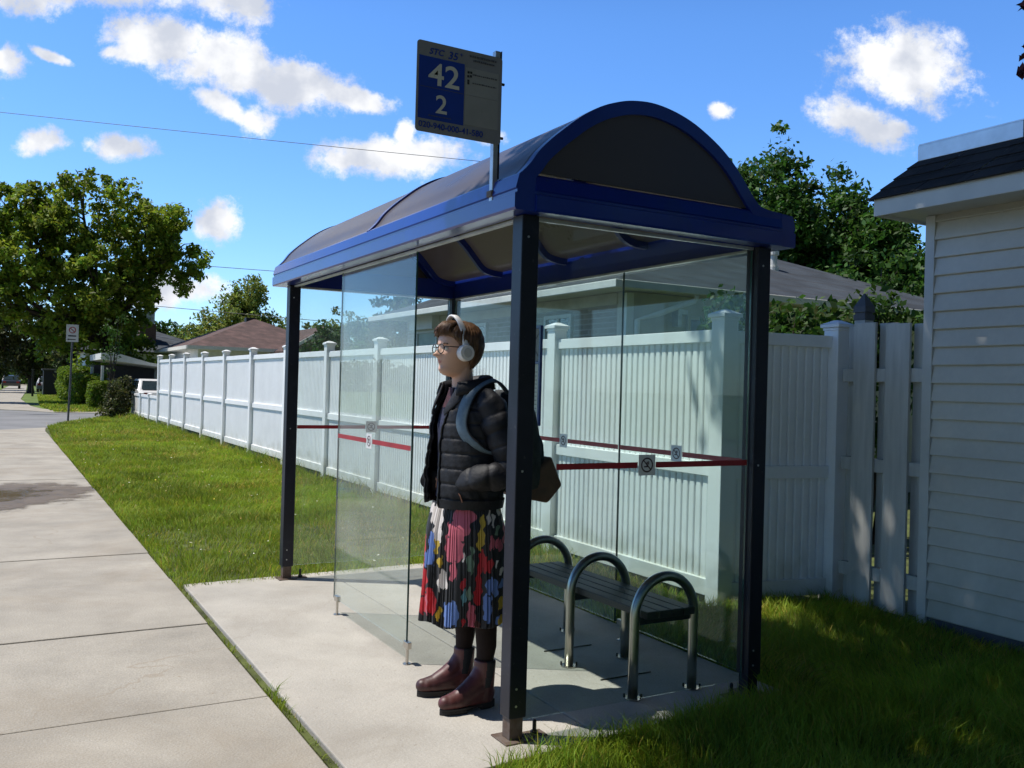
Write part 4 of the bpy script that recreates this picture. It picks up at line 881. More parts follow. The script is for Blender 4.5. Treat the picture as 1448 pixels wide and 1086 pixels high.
# clipped hedges: dense leaf shells on rounded boxes
def hedge(label, c, sx, sy, sz, n, size, seed, rz=0):
    rng = np.random.default_rng(seed); R = empty('clipped_hedge', (*c,0), label, 'hedge', 'clipped hedges across the side street')
    p = rng.uniform(-1,1,(n,3)); ax = rng.integers(0,5,n)
    for a in range(3): 
        m = ax == a if a < 2 else ax >= 2
        if a < 2: p[m,a] = np.sign(p[m,a]); 
        else: p[m,2] = np.where(ax[m]==2, 1, p[m,2]); q = ax[m]; 
    m = ax == 3; p[m,0] = np.sign(p[m,0]); m = ax == 4; p[m,1] = -1
    q = np.sign(p)*np.abs(p); r = np.linalg.norm(p, axis=1, keepdims=True, ord=6); p = p/np.maximum(r,1)
    p *= 1+.05*np.sin(7*p[:,:1]+3*p[:,1:2])*np.sin(6*p[:,2:]+2)
    P = np.stack([p[:,0]*sx, p[:,1]*sy, (p[:,2]*.5+.5)*sz],1)
    cr, sr = math.cos(rz), math.sin(rz); P = np.stack([P[:,0]*cr-P[:,1]*sr, P[:,0]*sr+P[:,1]*cr, P[:,2]],1)+np.array([c[0],c[1],0])
    v,f,col = leaf_cloud(P, 3, .06, size, rng, .3)
    np_mesh('foliage', v, [f], M['hedge'], R, colors=col)
    mb = MB(); 
    for q in range(5): mb.tube([(c[0]+(q-2)*sx*.35,c[1],-.06),(c[0]+(q-2)*sx*.35,c[1],sz*.8)], .03, 6)
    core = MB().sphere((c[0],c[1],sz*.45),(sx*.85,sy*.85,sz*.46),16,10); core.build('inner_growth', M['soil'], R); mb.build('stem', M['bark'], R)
hedge('long tall clipped hedge behind the no stopping sign, largest of the hedges', (2.9,58), 1.5, 4.0, 2.0, 6000, .16, 41)
hedge('rounded mid-size clipped hedge just right of the no stopping sign pole', (2.45,49.5), .95, 2.0, 1.55, 4500, .12, 42)
hedge('smaller bright clipped hedge nearest the side street', (2.62,43.4), .78, .85, 1.22, 4500, .085, 43)
# shade maple beside the shed: stands right of the camera, its crown dapples the shelter's end
tree('shade_maple', 'maroon leaved maple whose drooping tips show at the top right corner', (2.35,-3.6,-.02),
     [(-2.0,4.5,7.4,1.45,1.5,1.0),(-1.1,3.6,7.2,1.5,1.4,1.1),(-2.9,3.6,7.9,1.2,1.2,.9),(-1.5,5.4,7.8,1.2,1.0,.8),(-.5,4.6,7.6,1.2,1.1,.9),(-1.2,2.2,7.4,1.7,1.4,1.1),(-.6,.6,7.2,1.6,1.5,1.2),(.6,-.5,7.0,1.6,1.6,1.3),(-.1,6.0,8.0,1.0,.9,.8),
      (.8,2.0,7.6,1.7,1.7,1.2),(1.6,.2,7.8,1.8,1.8,1.3),(-2.3,1.6,7.8,1.4,1.4,1.1),(-1.9,-.6,7.4,1.8,1.8,1.4),(0,-2.4,7.4,2,2,1.5),(-.2,1,9,2.2,2.2,1.3),(1.5,3.6,8,1.3,1.3,1),(-3.3,4.7,7.2,.85,.85,.7),(-2.7,5.5,7.4,.9,.9,.7),(-3.5,3.9,7.3,.9,.9,.8),(-2.1,6.1,7.6,.9,.8,.7),(-4.2,3.1,7.6,1,1,.8),(-1.2,6.3,7.6,.9,.8,.7),(-4.25,4.3,7.4,.7,.7,.6),(-4.5,3.6,7.4,.8,.8,.6),(-3.4,3.0,7.3,1,.9,.7),(.9,3.8,5.5,1.3,1.2,.6),(1.9,2.8,5.7,1.5,1.3,.7),(.2,2.3,5.4,1.3,1.2,.6),(-1.2,2.0,5.6,1.2,1.1,.6),(1.3,4.9,6.3,1.2,1.0,.6),(2.6,4.2,6.6,1.3,1.3,.7),(-4.5,4.65,7.4,.75,.7,.6),(-4.7,4.0,7.5,.7,.7,.6),(-4.8,4.35,7.3,.45,.45,.4),(-4.65,4.8,7.3,.4,.4,.35)],
     2050, 44, .33, .135, M['leafP'], .15, seed=51, fork=(-.2,.5,4.2), shell=.2)
SM = bpy.data.objects['shade_maple']; rng = np.random.default_rng(61)
tw = MB(); tw.tube([(2.95,-1.1,4.7),(2.86,-.75,4.0),(2.72,-.51,3.5),(2.665,-.47,3.12)], [.014,.010,.006,.002], 6); tw.tube([(2.86,-.75,4.0),(2.70,-.58,3.75),(2.65,-.48,3.46)], [.007,.005,.002], 6)
tw.build('drooping_twig', M['bark'], SM, smooth=True)
v,f,col = leaf_cloud(np.array([(2.645,-.47,3.20),(2.648,-.465,3.12),(2.67,-.48,3.25),(2.64,-.475,3.45),(2.66,-.485,3.49),(2.71,-.51,3.45)]), 11, .036, .06, rng)
np_mesh('twig_leaves', v, [f], M['leafP'], SM, colors=col)
tree('sky_blocker_tree', 'unseen broad dark tree added behind the camera to block sky light', (3.5,-13,-.02), [(0,0,4.6,3,3,2.4),(-3.2,.5,4.4,2.6,2.6,2.2),(3,0,4.5,2.6,2.6,2.4),(-.5,0,7,2.6,2.6,2)], 420, 50, .55, .24, M['leafB'], .25, seed=52)  # out of view, added to block sky light from behind
tree('sky_blocker_tree', 'unseen broad dark tree added across the street to block sky light', (-17,-6,-.02), [(0,0,4.6,3,3,2.6),(0,-3.2,4.4,2.6,2.6,2.2),(0,3,4.5,2.6,2.6,2.4),(-.5,0,7,2.6,2.6,2)], 420, 50, .55, .24, M['leafB'], .25, seed=53)  # also unseen, added to cut sky light from the street side
# ------------------------------------------------------------------ grass and litter
def in_poly(x, y, poly):
    ins = np.zeros(len(x), bool); n = len(poly)
    for i in range(n):
        x0,y0 = poly[i]; x1,y1 = poly[(i+1)%n]
        c = ((y0 > y) != (y1 > y)) & (x < (x1-x0)*(y-y0)/(y1-y0+1e-12)+x0); ins ^= c
    return ins
def vnoise(x, y, s, seed):
    r = np.random.default_rng(seed); g = r.random((64,64)); u, v = x*s, y*s; i, j = np.floor(u).astype(int), np.floor(v).astype(int); fu, fv = u-i, v-j
    fu = fu*fu*(3-2*fu); fv = fv*fv*(3-2*fv); G = lambda a,b: g[a%64,b%64]
    return (G(i,j)*(1-fu)+G(i+1,j)*fu)*(1-fv)+(G(i,j+1)*(1-fu)+G(i+1,j+1)*fu)*fv
def blades(poly, n, h0, h1, w, seed, zbase=-.022, tuft=.35):
    rng = np.random.default_rng(seed); P = np.array(poly); lo, hi = P.min(0), P.max(0)
    x = rng.uniform(lo[0],hi[0],n); y = rng.uniform(lo[1],hi[1],n); m = in_poly(x,y,poly); x, y = x[m], y[m]; n = len(x)
    cl = vnoise(x,y,2.3,seed+1)*.6+vnoise(x,y,7,seed+2)*.4
    keep = rng.random(n) < .35+1.1*cl; x, y, cl = x[keep], y[keep], cl[keep]; n = len(x)
    h = (h0+(h1-h0)*rng.random(n)**1.6)*(.55+.9*cl); a = rng.random(n)*2*PI
    lean = rng.normal(size=(n,2))*.42*h[:,None]; lean += (np.stack([vnoise(x,y,3,seed+5)-.5, vnoise(x,y,3,seed+6)-.5],1))*1.1*h[:,None]
    dx, dy = np.cos(a)*w*.5*(.7+.6*rng.random(n)), np.sin(a)*w*.5
    z0 = np.full(n, zbase)
    v = np.stack([np.stack([x-dx,y-dy,z0],1), np.stack([x+dx,y+dy,z0],1),
        np.stack([x+dx*.75+lean[:,0]*.35,y+dy*.75+lean[:,1]*.35,z0+h*.6],1), np.stack([x-dx*.75+lean[:,0]*.35,y-dy*.75+lean[:,1]*.35,z0+h*.6],1),
        np.stack([x+lean[:,0],y+lean[:,1],z0+h*.95],1)],1).reshape(-1,3)
    b = np.arange(n)*5
    q = np.stack([b,b+1,b+2,b+3],1); t = np.stack([b+3,b+2,b+4],1)
    dry = (rng.random(n) < .05+.30*np.clip(vnoise(x,y,.9,seed+3)-.58,0,1)*2.4)
    g = np.clip(.5+.62*vnoise(x,y,1.1,seed+4)+.38*vnoise(x,y,3.7,seed+8)+.2*rng.normal(size=n), .3, 1.8)
    col = np.stack([g*np.clip(1+.12*rng.normal(size=n),.6,1.5), g, g],1)
    col[dry] = np.array([2.4,1.35,3.2])*(.6+.5*rng.random((dry.sum(),1)))
    return v, q, t, np.repeat(col,5,0)
def grass(name, parts):
    V=[];Q=[];T=[];C=[];k=0
    for v,q,t,c in parts: V.append(v);Q.append(q+k);T.append(t+k);C.append(c);k+=len(v)
    return tag(np_mesh(name, np.concatenate(V), [np.concatenate(Q), np.concatenate(T)], M['grass'], colors=np.concatenate(C)), kind='stuff')
LW = lambda y0,y1: [(-.735,y0),(2.44,y0),(2.44,y1),(-.735,y1)]
grass('lawn_grass', [blades([(-.74,3.42),(1.45,3.52),(1.5,-.05),(2.44,-.05),(2.44,6),(-.74,6)], 72000, .03,.085,.005,1), blades(LW(6,9), 46000,.03,.09,.0065,2), blades(LW(9,14),48000,.03,.095,.009,3), blades(LW(14,20),34000,.035,.10,.012,4),
      blades([(-.72,20),(2.44,20),(2.44,33.2),(1.85,33),(.1,28.5),(-.6,25.3)], 38000,.05,.13,.016,5), blades([(1.6,29),(2.6,29),(2.6,33.4),(1.9,33)],2500,.08,.28,.02,6),
      blades([(2.15,3),(2.43,3),(2.43,28),(2.2,28)],5200,.08,.26,.008,7)])
grass('shade_grass', [blades([(1.492,-2.6),(3.25,-2.6),(3.25,1.25),(2.44,1.4),(1.492,1.4)], 62000,.05,.13,.005,11), blades([(-.2,-1.6),(1.5,-1.6),(1.5,-.05),(-.2,-.20)], 34000,.04,.12,.0042,12), blades([(.05,-.5),(1.5,-.3),(1.5,-.06),(.05,-.185)], 3200,.07,.16,.0042,13), blades([(1.49,-.2),(1.6,-.2),(1.6,1.6),(1.49,1.6)], 1800,.08,.17,.005,14)])
grass('edge_weeds', [blades([(-.748,-.25),(-.70,-.25),(-.70,3.3),(-.748,3.3)], 340,.015,.05,.005,15,-.03), blades([(-.745,.7),(-.705,.7),(-.705,1.0),(-.745,1.0)], 90,.03,.09,.005,16,-.03), blades([(-.73,3.3),(1.4,3.38),(1.4,3.5),(-.73,3.45)], 900,.05,.12,.005,17)])
grass('far_verge_grass', [blades([(.2,37.9),(2.2,38.7),(3.4,39.4),(3.4,75),(.8,75),(-.05,46)], 26000,.06,.16,.05,18,-.05)])
# petals, dandelions, twigs on the lawn
rng = np.random.default_rng(77); n = 420
x = rng.uniform(-.7,2.42,n); y = 3.6+28*rng.random(n)**1.4; s = (.006+.010*rng.random(n)**2)*(1+y*.02); a = rng.random(n)*6.28; z = .02+.06*rng.random(n)
m = (y < 24) | (x > (y-28)/2.6); x,y,s,a,z = x[m],y[m],s[m],a[m],z[m]; n = len(x)
dx, dy = np.cos(a)*s, np.sin(a)*s
v = np.stack([np.stack([x-dx,y-dy,z],1),np.stack([x+dy*.6,y-dx*.6,z+s*.3],1),np.stack([x+dx,y+dy,z+s*.5],1),np.stack([x-dy*.6,y+dx*.6,z+s*.3],1)],1).reshape(-1,3)
pal = np.array([[1,1,1],[1,.98,.9],[1.1,.9,.5],[1,.45,.2],[1,.85,.08],[.6,.45,.3]]); pc = pal[rng.choice(6,n,p=[.3,.27,.13,.1,.1,.1])]
tag(np_mesh('fallen_petals', v, [np.arange(n*4).reshape(-1,4)], M['petal'], colors=np.repeat(pc,4,0)), kind='stuff')
# ------------------------------------------------------------------ the woman (local axes: +x ahead of her, +y to her left, z up)
M['skin'] = pm('skin', (.66,.39,.27), .5, var=.07, scale=14, bump=.04, bscale=120)
M['lip'] = pm('lips', (.46,.19,.15), .45, var=.05)
M['tights'] = pm('sheer_tights', (.024,.015,.012), .75, var=.15, scale=10, spec=.15)
M['hair'] = pm('brown_hair', (.17,.088,.042), .42, var=.3, scale=60, stretch=(1,1,.12), col2=(.06,.03,.015), bump=.3, bscale=90, spec=.4)
M['jacket'] = pm('black_nylon', (.016,.016,.0185), .6, var=.2, scale=9, bump=.6, bscale=22, spec=.35, detail=3)
M['shirt'] = pm('navy_cloth', (.028,.033,.075), .8, var=.3, scale=90, fine=.25, fscale=260)
M['blouse'] = pm('plum_lace', (.07,.02,.03), .8, var=.5, scale=70)
M['button'] = pm('pale_button', (.7,.66,.6), .4, var=.05)
M['leather'] = pm('oxblood_leather', (.11,.028,.025), .5, var=.35, scale=7, bump=.12, bscale=35, spec=.55)
M['elastic'] = pm('black_elastic', (.02,.022,.022), .8, var=.2, scale=120)
M['sole'] = pm('dark_sole', (.018,.015,.014), .65, var=.2)
M['phonewhite'] = pm('white_plastic', (.74,.72,.69), .4, var=.03)
M['phonegrey'] = pm('pale_grey_plastic', (.52,.5,.47), .55, var=.04)
M['strap'] = pm('blue_grey_webbing', (.13,.19,.23), .7, var=.12, scale=40)
M['packcloth'] = pm('charcoal_canvas', (.03,.035,.038), .75, var=.2, scale=30, bump=.2, bscale=80)
M['tan'] = pm('brown_leather', (.15,.065,.035), .5, var=.25, scale=9)
M['frame'] = pm('tortoise_frame', (.012,.008,.006), .6, var=.3)
M['eyewhite'] = pm('eye_white', (.7,.68,.65), .3, var=.03)
M['iris'] = pm('iris', (.05,.035,.025), .3, var=.1)
M['lens'] = glass_mat('lens_glass', (.97,.98,.98), .0)
def skirt_mat():
    m, nt, nd, lk = _nodes('printed_skirt'); out = N(nt,'ShaderNodeOutputMaterial'); p = N(nt,'ShaderNodeBsdfPrincipled'); p.inputs['Roughness'].default_value = .55
    p.inputs['Sheen Weight'].default_value = .1
    a = N(nt,'ShaderNodeAttribute', attribute_name='tint'); lk.new(a.outputs['Color'], p.inputs['Base Color']); lk.new(p.outputs[0], out.inputs[0]); return m
M['skirt'] = skirt_mat()
GP = (.02,.475,.0065)
def inter(tab, z):
    zs = [t[0] for t in tab]
    return [np.interp(z, zs, [t[i] for t in tab]) for i in range(1, len(tab[0]))]
# --- head grid
HC = Vector((.085, 0, 1.597)); HY = math.radians(2)
HT = [(-.125,.034,.0,.018),(-.118,.062,-.012,.031),(-.108,.079,-.028,.042),(-.09,.087,-.048,.047),(-.07,.084,-.062,.054),(-.05,.089,-.078,.061),(-.03,.087,-.086,.066),(-.01,.085,-.093,.072),(.005,.081,-.098,.0735),(.022,.087,-.101,.0745),(.045,.087,-.103,.075),(.068,.078,-.098,.071),(.088,.058,-.080,.057),(.102,.030,-.050,.035),(.109,.004,-.012,.010)]
def head_pt(z, a, grow=0., front=True):
    f, b, w = inter(HT, z); c, s = math.cos(a), math.sin(a); cx = -.008
    rf, rb = f-cx, cx-b
    e = 2.25
    r = (abs(c/(rf if c > 0 else rb))**e+abs(s/w)**e)**(-1/e)
    x, y = cx+r*c, r*s
    if front and c > 0:
        g = lambda y0, z0, sy, sz: math.exp(-((y-y0)/sy)**2-((z-z0)/sz)**2)
        x += .032*g(0,-.030,.0095,.011)+.020*g(0,-.010,.008,.019)+.005*(g(.013,-.031,.007,.007)+g(-.013,-.031,.007,.007))
        x -= .010*(g(.031,.002,.015,.012)+g(-.031,.002,.015,.012))
        x += .004*g(0,.021,.05,.008)+.0045*g(0,-.052,.018,.006)+.0045*g(0,-.063,.016,.006)-.002*g(0,-.0575,.022,.003)+.004*g(0,-.095,.02,.012)
        x += .004*(g(.045,-.022,.018,.02)+g(-.045,-.022,.018,.02))
    l = math.hypot(x-cx,y); k = (l+grow)/max(l,1e-6)
    return (cx+(x-cx)*k, y*k, z)
def hw(p):
    c, s = math.cos(HY), math.sin(HY)
    return (HC.x+p[0]*c-p[1]*s, HC.y+p[0]*s+p[1]*c, HC.z+p[2])
NA = 96; zs = list(np.linspace(-.124,.1088,70))
mb = MB()
mb.grid([[hw(head_pt(z, 2*PI*j/NA)) for j in range(NA)] for z in zs], 0, True)
mb.f.append(tuple(range(NA))[::-1]); mb.m.append(0); mb.f.append(tuple((len(zs)-1)*NA+j for j in range(NA))); mb.m.append(0)
# neck, trunk, arms and legs all run into one another; the remesh below fuses them into one skin
def limb(pts, rad, n=20): mb.tube(pts, rad, n)
limb([(.045,0,1.36),(.05,0,1.42),(.054,0,1.47),(.06,0,1.53)], [(.06,.062),(.05,.051),(.047,.048),(.048,.051)])
mb.grid([[(cx+rx*math.cos(2*PI*j/32), ry*math.sin(2*PI*j/32), z) for j in range(32)] for z,cx,rx,ry in ((.80,.01,.10,.15),(.9,.01,.105,.155),(1.0,.015,.095,.13),(1.1,.02,.09,.125),(1.2,.02,.10,.14),(1.3,.015,.10,.155),(1.36,.015,.085,.15),(1.40,.03,.06,.09),(1.43,.04,.045,.05))], 0, True)
for s in (1,-1):
    limb([(.0,s*.12,1.35),(-.005,s*.17,1.34),(-.03,s*.20,1.2),(-.05,s*.215,1.09),(.01,s*.205,1.045),(.06,s*.165,1.02),(.08,s*.14,1.01)], [.05,.052,.042,.038,.035,.028,.026], 16)
    # hand inside the pocket: palm, four fingers, thumb
    limb([(.075,s*.145,1.015),(.095,s*.12,.99),(.11,s*.10,.965)], [(.022,.028),(.018,.034),(.015,.034)], 12)
    for q in range(4): limb([(.105,s*(.105),.968+(q-1.5)*.018),(.118,s*.08,.95+(q-1.5)*.018),(.122-.004*abs(q-1.3),s*.06,.938+(q-1.5)*.017)], [.0095,.009,.0075], 8)
    limb([(.09,s*.125,1.01),(.115,s*.105,1.01),(.125,s*.092,1.0)], [.012,.010,.008], 8)
    ax = -.045 if s > 0 else -.05; by = .095 if s > 0 else -.115
    limb([(.0,s*.085,.86),(-.005,s*.09,.6),(-.02,by*.95,.47),(-.05,by,.36),(-.055,by,.27),(-.045,by,.17),(-.04,by,.10)], [.085,.066,.050,.051,.046,.034,.032])
me_body = MB(); me_body.v, me_body.f, me_body.m = mb.v, mb.f, [0]*len(mb.f)
tmp = me_body.build('tmp_body', M['skin'])
r = tmp.modifiers.new('r','REMESH'); r.mode = 'VOXEL'; r.voxel_size = .0048; r.use_smooth_shade = True
s_ = tmp.modifiers.new('s','SMOOTH'); s_.iterations = 2; s_.factor = .4
me = evaluated(tmp, 'person'); bpy.data.objects.remove(tmp)
me.materials.clear()
PR = bpy.data.objects.new('person', me); COL.objects.link(PR); PR.location = GP; PR.rotation_euler = (0,0,PI); ORG[PR.name] = Vector((0,0,0))
for m in ('skin','tights','lip'): me.materials.append(M[m])
co = np.empty(len(me.polygons)*3); me.polygons.foreach_get('center', co); co = co.reshape(-1,3)
hx, hy_ = co[:,0]-HC.x, co[:,1]-HC.y; c, s = math.cos(-HY), math.sin(-HY); lx, ly, lz = hx*c-hy_*s, hx*s+hy_*c, co[:,2]-HC.z
mi = np.where(co[:,2] < .8, 1, 0); mi[(lx > .07) & (abs(ly) < .018) & (lz < -.048) & (lz > -.067) & (abs(lz+.0575) < (.0075-.007*(ly/.018)**2))] = 2
me.polygons.foreach_set('material_index', mi.astype(np.int32)); me.update()
tag(PR, 'woman in black puffer jacket and colourful pleated skirt standing in shelter with white headphones', 'person')
# eyes, brows, ears, glasses
for s in (1,-1):
    mb = MB(); mb.sphere((0,0,0), .0115, 16, 10); e_ = [hw((.069+p[0], s*.031+p[1], .002+p[2])) for p in mb.v]; mb.v = e_
    eo = mb.build('eye', M['eyewhite'], PR, smooth=True)
    mb = MB(); mb.sphere((0,0,0), .0052, 12, 8); mb.v = [hw((.0775+p[0]*.7, s*.0315+p[1], .002+p[2])) for p in mb.v]; mb.build('iris', M['iris'], eo, smooth=True)
    mb = MB(); pts = [hw((.0845-.012*abs(t)**1.6, s*(.031+.018*t), .0235-.004*t*t)) for t in np.linspace(-1,1,9)]; mb.tube(pts, [(.0018,.0025)]*9, 8); mb.build('eyebrow', M['hair'], PR, smooth=True)
    mb = MB(); pts = [hw((.0815-.006*abs(t)**2, s*(.031+.015*t), .0085-.0035*t*t)) for t in np.linspace(-1,1,7)]; mb.tube(pts, [.0013]*7, 6); mb.build('eyelid', M['skin'], PR, smooth=True)
gl_ = MB()
for s in (1,-1):
    k = 28; cx_, cz_ = .101, -.002
    pts = [hw((cx_-.012*((.0225*math.cos(2*PI*i/k))/.0225*.5+.5)*(1 if True else 0)*.5, s*(.033+.0235*math.cos(2*PI*i/k)), cz_+.0205*math.sin(2*PI*i/k))) for i in range(k+1)]
    gl_.tube(pts, .0023, 8)
    gl_.tube([hw((.094,s*.0565,.007)),hw((.075,s*.073,.008)),hw((.0,s*.0805,.006)),hw((-.02,s*.081,-.004))], [.0024,.0022,.002,.002], 8)
gl_.tube([hw((.099,-.0105,.002)),hw((.105,0,.005)),hw((.099,.0105,.002))], .002, 8)
gl_.build('eyeglasses', M['frame'], PR, smooth=True)
for s in (1,-1):
    le = MB(); le.add([hw((.0985,s*.033,-.002))]+[hw((.098-.003*math.cos(2*PI*i/20),s*(.033+.0215*math.cos(2*PI*i/20)),-.002+.0185*math.sin(2*PI*i/20))) for i in range(20)], [(0,1+i,1+(i+1)%20) for i in range(20)])
    le.build('eyeglass_lens', M['lens'], PR)
# hair: shell over the skull with swept strands
rngh = np.random.default_rng(5)
def hair_low(a):
    """lowest hair level by angle round the head (0 = face)"""
    d = abs((a+PI) % (2*PI)-PI)
    return np.interp(d, [0,.5,.9,1.15,1.35,1.5,1.75,2.2,2.7,PI], [.062,.058,.045,.012,-.012,-.02,-.045,-.085,-.098,-.1])
NH = 120; rows = []
for i in range(34):
    t = i/33; row = []
    for j in range(NH):
        a = 2*PI*j/NH; lo = hair_low(a); z = lo+(.1086-lo)*t; d = abs((a+PI)%(2*PI)-PI)
        strand = .0022*math.sin(a*37+3*math.sin(t*5))+.0016*math.sin(a*61+t*9)
        g = (.013+.011*math.sin(PI*min(t*1.25,1))*(1 if d > .8 else .9)+strand)*min(1,(t+.06)*7)
        if d > 2: g += .006*(1-t)
        if d < 1.0: g += .004
        p = list(head_pt(z, a, g, front=False)); p[2] += (.020*t**2 + strand*.4); row.append(hw(p))
    rows.append(row)
mb = MB(); mb.grid(rows, 0, True); mb.f.append(tuple(33*NH+j for j in range(NH))); mb.m.append(0)
hr = mb.build('hair', M['hair'], PR, smooth=True)
# fringe and loose locks
fl_ = MB()
for q in range(190):
    y0 = rngh.uniform(-.058,.062); sw = rngh.uniform(.0,.022)
    ex = .108+rngh.uniform(-.022,.008)-abs(y0)*.42; ez = rngh.uniform(.056,.082)-abs(y0)*.12
    P_ = [(-.03+rngh.uniform(-.02,.02), y0*.7, .124-abs(y0)*.1),(.03, y0*.9, .127-abs(y0)*.16),(.075-abs(y0)*.15, y0+sw*.3, .117-abs(y0)*.2+rngh.uniform(-.004,.003)),(.101-abs(y0)*.33+rngh.uniform(-.006,.004), y0+sw*.7, .097-abs(y0)*.15),(ex, y0+sw, ez)]
    fl_.tube([hw(p) for p in P_], [(.001,.002),(.002,.0045),(.0022,.0045),(.0017,.0035),(.0004,.0007)], 6)
for q in range(60):
    s = 1 if q%2 else -1; a = rngh.uniform(.75,1.35)*s; z0 = rngh.uniform(.05,.09)
    pts = []
    for t in np.linspace(0,1,5): 
        z = z0-(z0-(hair_low(a)-rngh.uniform(.0,.012)))*t; aa = a+s*.12*t; p = head_pt(z, aa, .012+.006*math.sin(PI*t), False); pts.append(hw(p))
    fl_.tube(pts, [(.002,.004),(.0025,.005),(.0022,.005),(.0016,.004),(.0005,.001)], 6)
for q in range(70):
    a = PI+rngh.uniform(-1.5,1.5); z0 = rngh.uniform(.0,.08); pts = []
    z1 = hair_low(a)-rngh.uniform(-.01,.014); j = rngh.uniform(-.1,.1)
    for t in np.linspace(0,1,6): 
        z = z0+(z1-z0)*t; p = head_pt(max(z,-.12), a+j*t, .019+.006*math.sin(PI*t)-.006*t, False); pts.append(hw((p[0],p[1],z)))
    fl_.tube(pts, [(.001,.003),(.003,.007),(.0032,.008),(.003,.007),(.002,.005),(.0005,.001)], 6)
fl_.build('hair_lock', M['hair'], hr, smooth=True)
# skirt: pleated, printed
BL_ = [('w',120,370,42,75),('w',130,470,30,50),('w',90,330,40,35),('w',138,300,22,40),('p',275,345,75,45),('p',250,430,72,65),('p',225,545,58,95),('p',225,690,24,65),
 ('y',375,400,15,60),('y',370,490,24,65),('w',410,350,9,48),('w',432,372,9,48),('w',460,320,9,42),('y',490,310,27,38),('g',455,440,13,32),('p',430,515,15,48),('p',475,540,13,44),('p',497,450,12,90),('p',455,520,10,35),
 ('r',375,620,17,65),('r',398,660,17,60),('r',425,655,16,45),('g',315,650,24,58),('g',325,570,9,45),('w',280,600,8,28),('w',458,650,7,28),('w',485,705,12,28),('b',95,580,24,115),('b',70,640,24,55),
 ('y',125,550,16,52),('y',150,640,20,35),('r',45,600,14,95),('r',50,780,28,95),('r',60,930,32,65),('w',165,760,33,68),('r',100,900,38,85),('p',75,930,8,80),('r',280,770,18,35),('g',315,835,15,48),('t',288,850,13,48),
 ('r',365,760,17,125),('r',360,840,24,55),('b',425,780,24,55),('b',455,790,16,64),('b',415,920,28,95),('b',220,950,48,85),('y',150,965,20,42),('p',330,970,27,90),('r',285,1005,12,28),('y',490,900,17,44),('y',488,1010,12,42),('n',360,1020,20,40),('b',470,1000,12,28),('b',488,780,14,30)]
PAL = {'w':(.66,.6,.55),'p':(.5,.1,.14),'y':(.5,.34,.03),'r':(.5,.012,.02),'g':(.14,.22,.15),'b':(.13,.22,.5),'t':(.12,.3,.33),'n':(.1,.03,.02)}
NS, NZ = 900, 300
ang = np.linspace(0,2*PI,NS,endpoint=False); tz = np.linspace(0,1,NZ)
A, T = np.meshgrid(ang, tz)
rf = np.interp(T,[0,.25,1],[.155,.182,.205]); rb = np.interp(T,[0,.25,1],[.135,.165,.19]); rs = np.interp(T,[0,.2,1],[.165,.195,.22])
ca, sa = np.cos(A), np.sin(A); rx = np.where(ca > 0, rf, rb); rr = 1/np.sqrt((ca/rx)**2+(sa/rs)**2)
NPL = 84; ph = (A*NPL/(2*PI)+.35*np.sin(3*T+A*2)+.55*np.sin(A*9+T)+.4*np.sin(A*23)) % 1
saw = np.where(ph < .7, ph/.7, (1-ph)/.3)
amp = (.004+.010*T)*(.8+.4*np.sin(A*5)); fold = .010*T*np.sin(A*7+1.2+.8*T)+.008*T*np.sin(A*3+.5)
rr = rr+amp*(saw-.5)+fold
zt = .915-(.915-.388)*T+ .006*np.sin(A*7)*T+.004*(saw-.5)*(T>.99)
X, Y = rr*ca+.012, rr*sa
V = np.stack([X,Y,zt],-1)
# print is laid out on the cloth: panel coordinates across the visible side, wandering patches elsewhere
U = 292+ (-273*X+156*Y)/ (64/ 255.)/1.0; Vp = 300+(.90-zt)/(.512)*740
def hsh(ix, k): return np.abs(np.sin(ix*127.1+k*311.7)*43758.5453)%1
pl_i = np.floor(A*NPL/(2*PI)+.35*np.sin(3*T+A*2)); jag = (hsh(pl_i,1)-.5)*34
front = (Y > -.06) | (X > .12)
col = np.tile(np.array([.010,.010,.012]), (NZ,NS,1)); best = np.full((NZ,NS), 1.)
wob = 4*np.sin(Vp*.09+U*.05)+3*np.sin(U*.17-Vp*.06)
for q,(k_,cx,cy,ax_,ay_) in enumerate(BL_):
    d = np.abs((U+wob-cx)/(ax_*.86))**2.6+np.abs((Vp+jag*min(1,ay_/60)-cy)/(ay_*.9))**2.6
    m = (d < best) & front; best[m] = d[m]; col[m] = PAL[k_]
rb_ = np.random.default_rng(9)
for q in range(90):
    k_ = rb_.choice(list('wpyrgbpr')); a0 = rb_.uniform(PI*1.12,2*PI*.97); t0 = rb_.random(); da = rb_.uniform(.06,.2); dt = rb_.uniform(.04,.16)
    d = ((A-a0)/da)**2+((T+jag*.001-t0)/dt)**2; m = (d < 1) & ~front & (best >= 1); col[m] = PAL[k_]
idx = np.arange(NZ*NS).reshape(NZ,NS); nx = np.roll(idx,-1,1)
F = np.stack([idx[1:],nx[1:],nx[:-1],idx[:-1]],-1).reshape(-1,4)
np_mesh('skirt', V.reshape(-1,3), [F], M['skirt'], PR, colors=col.reshape(-1,3), smooth=True)
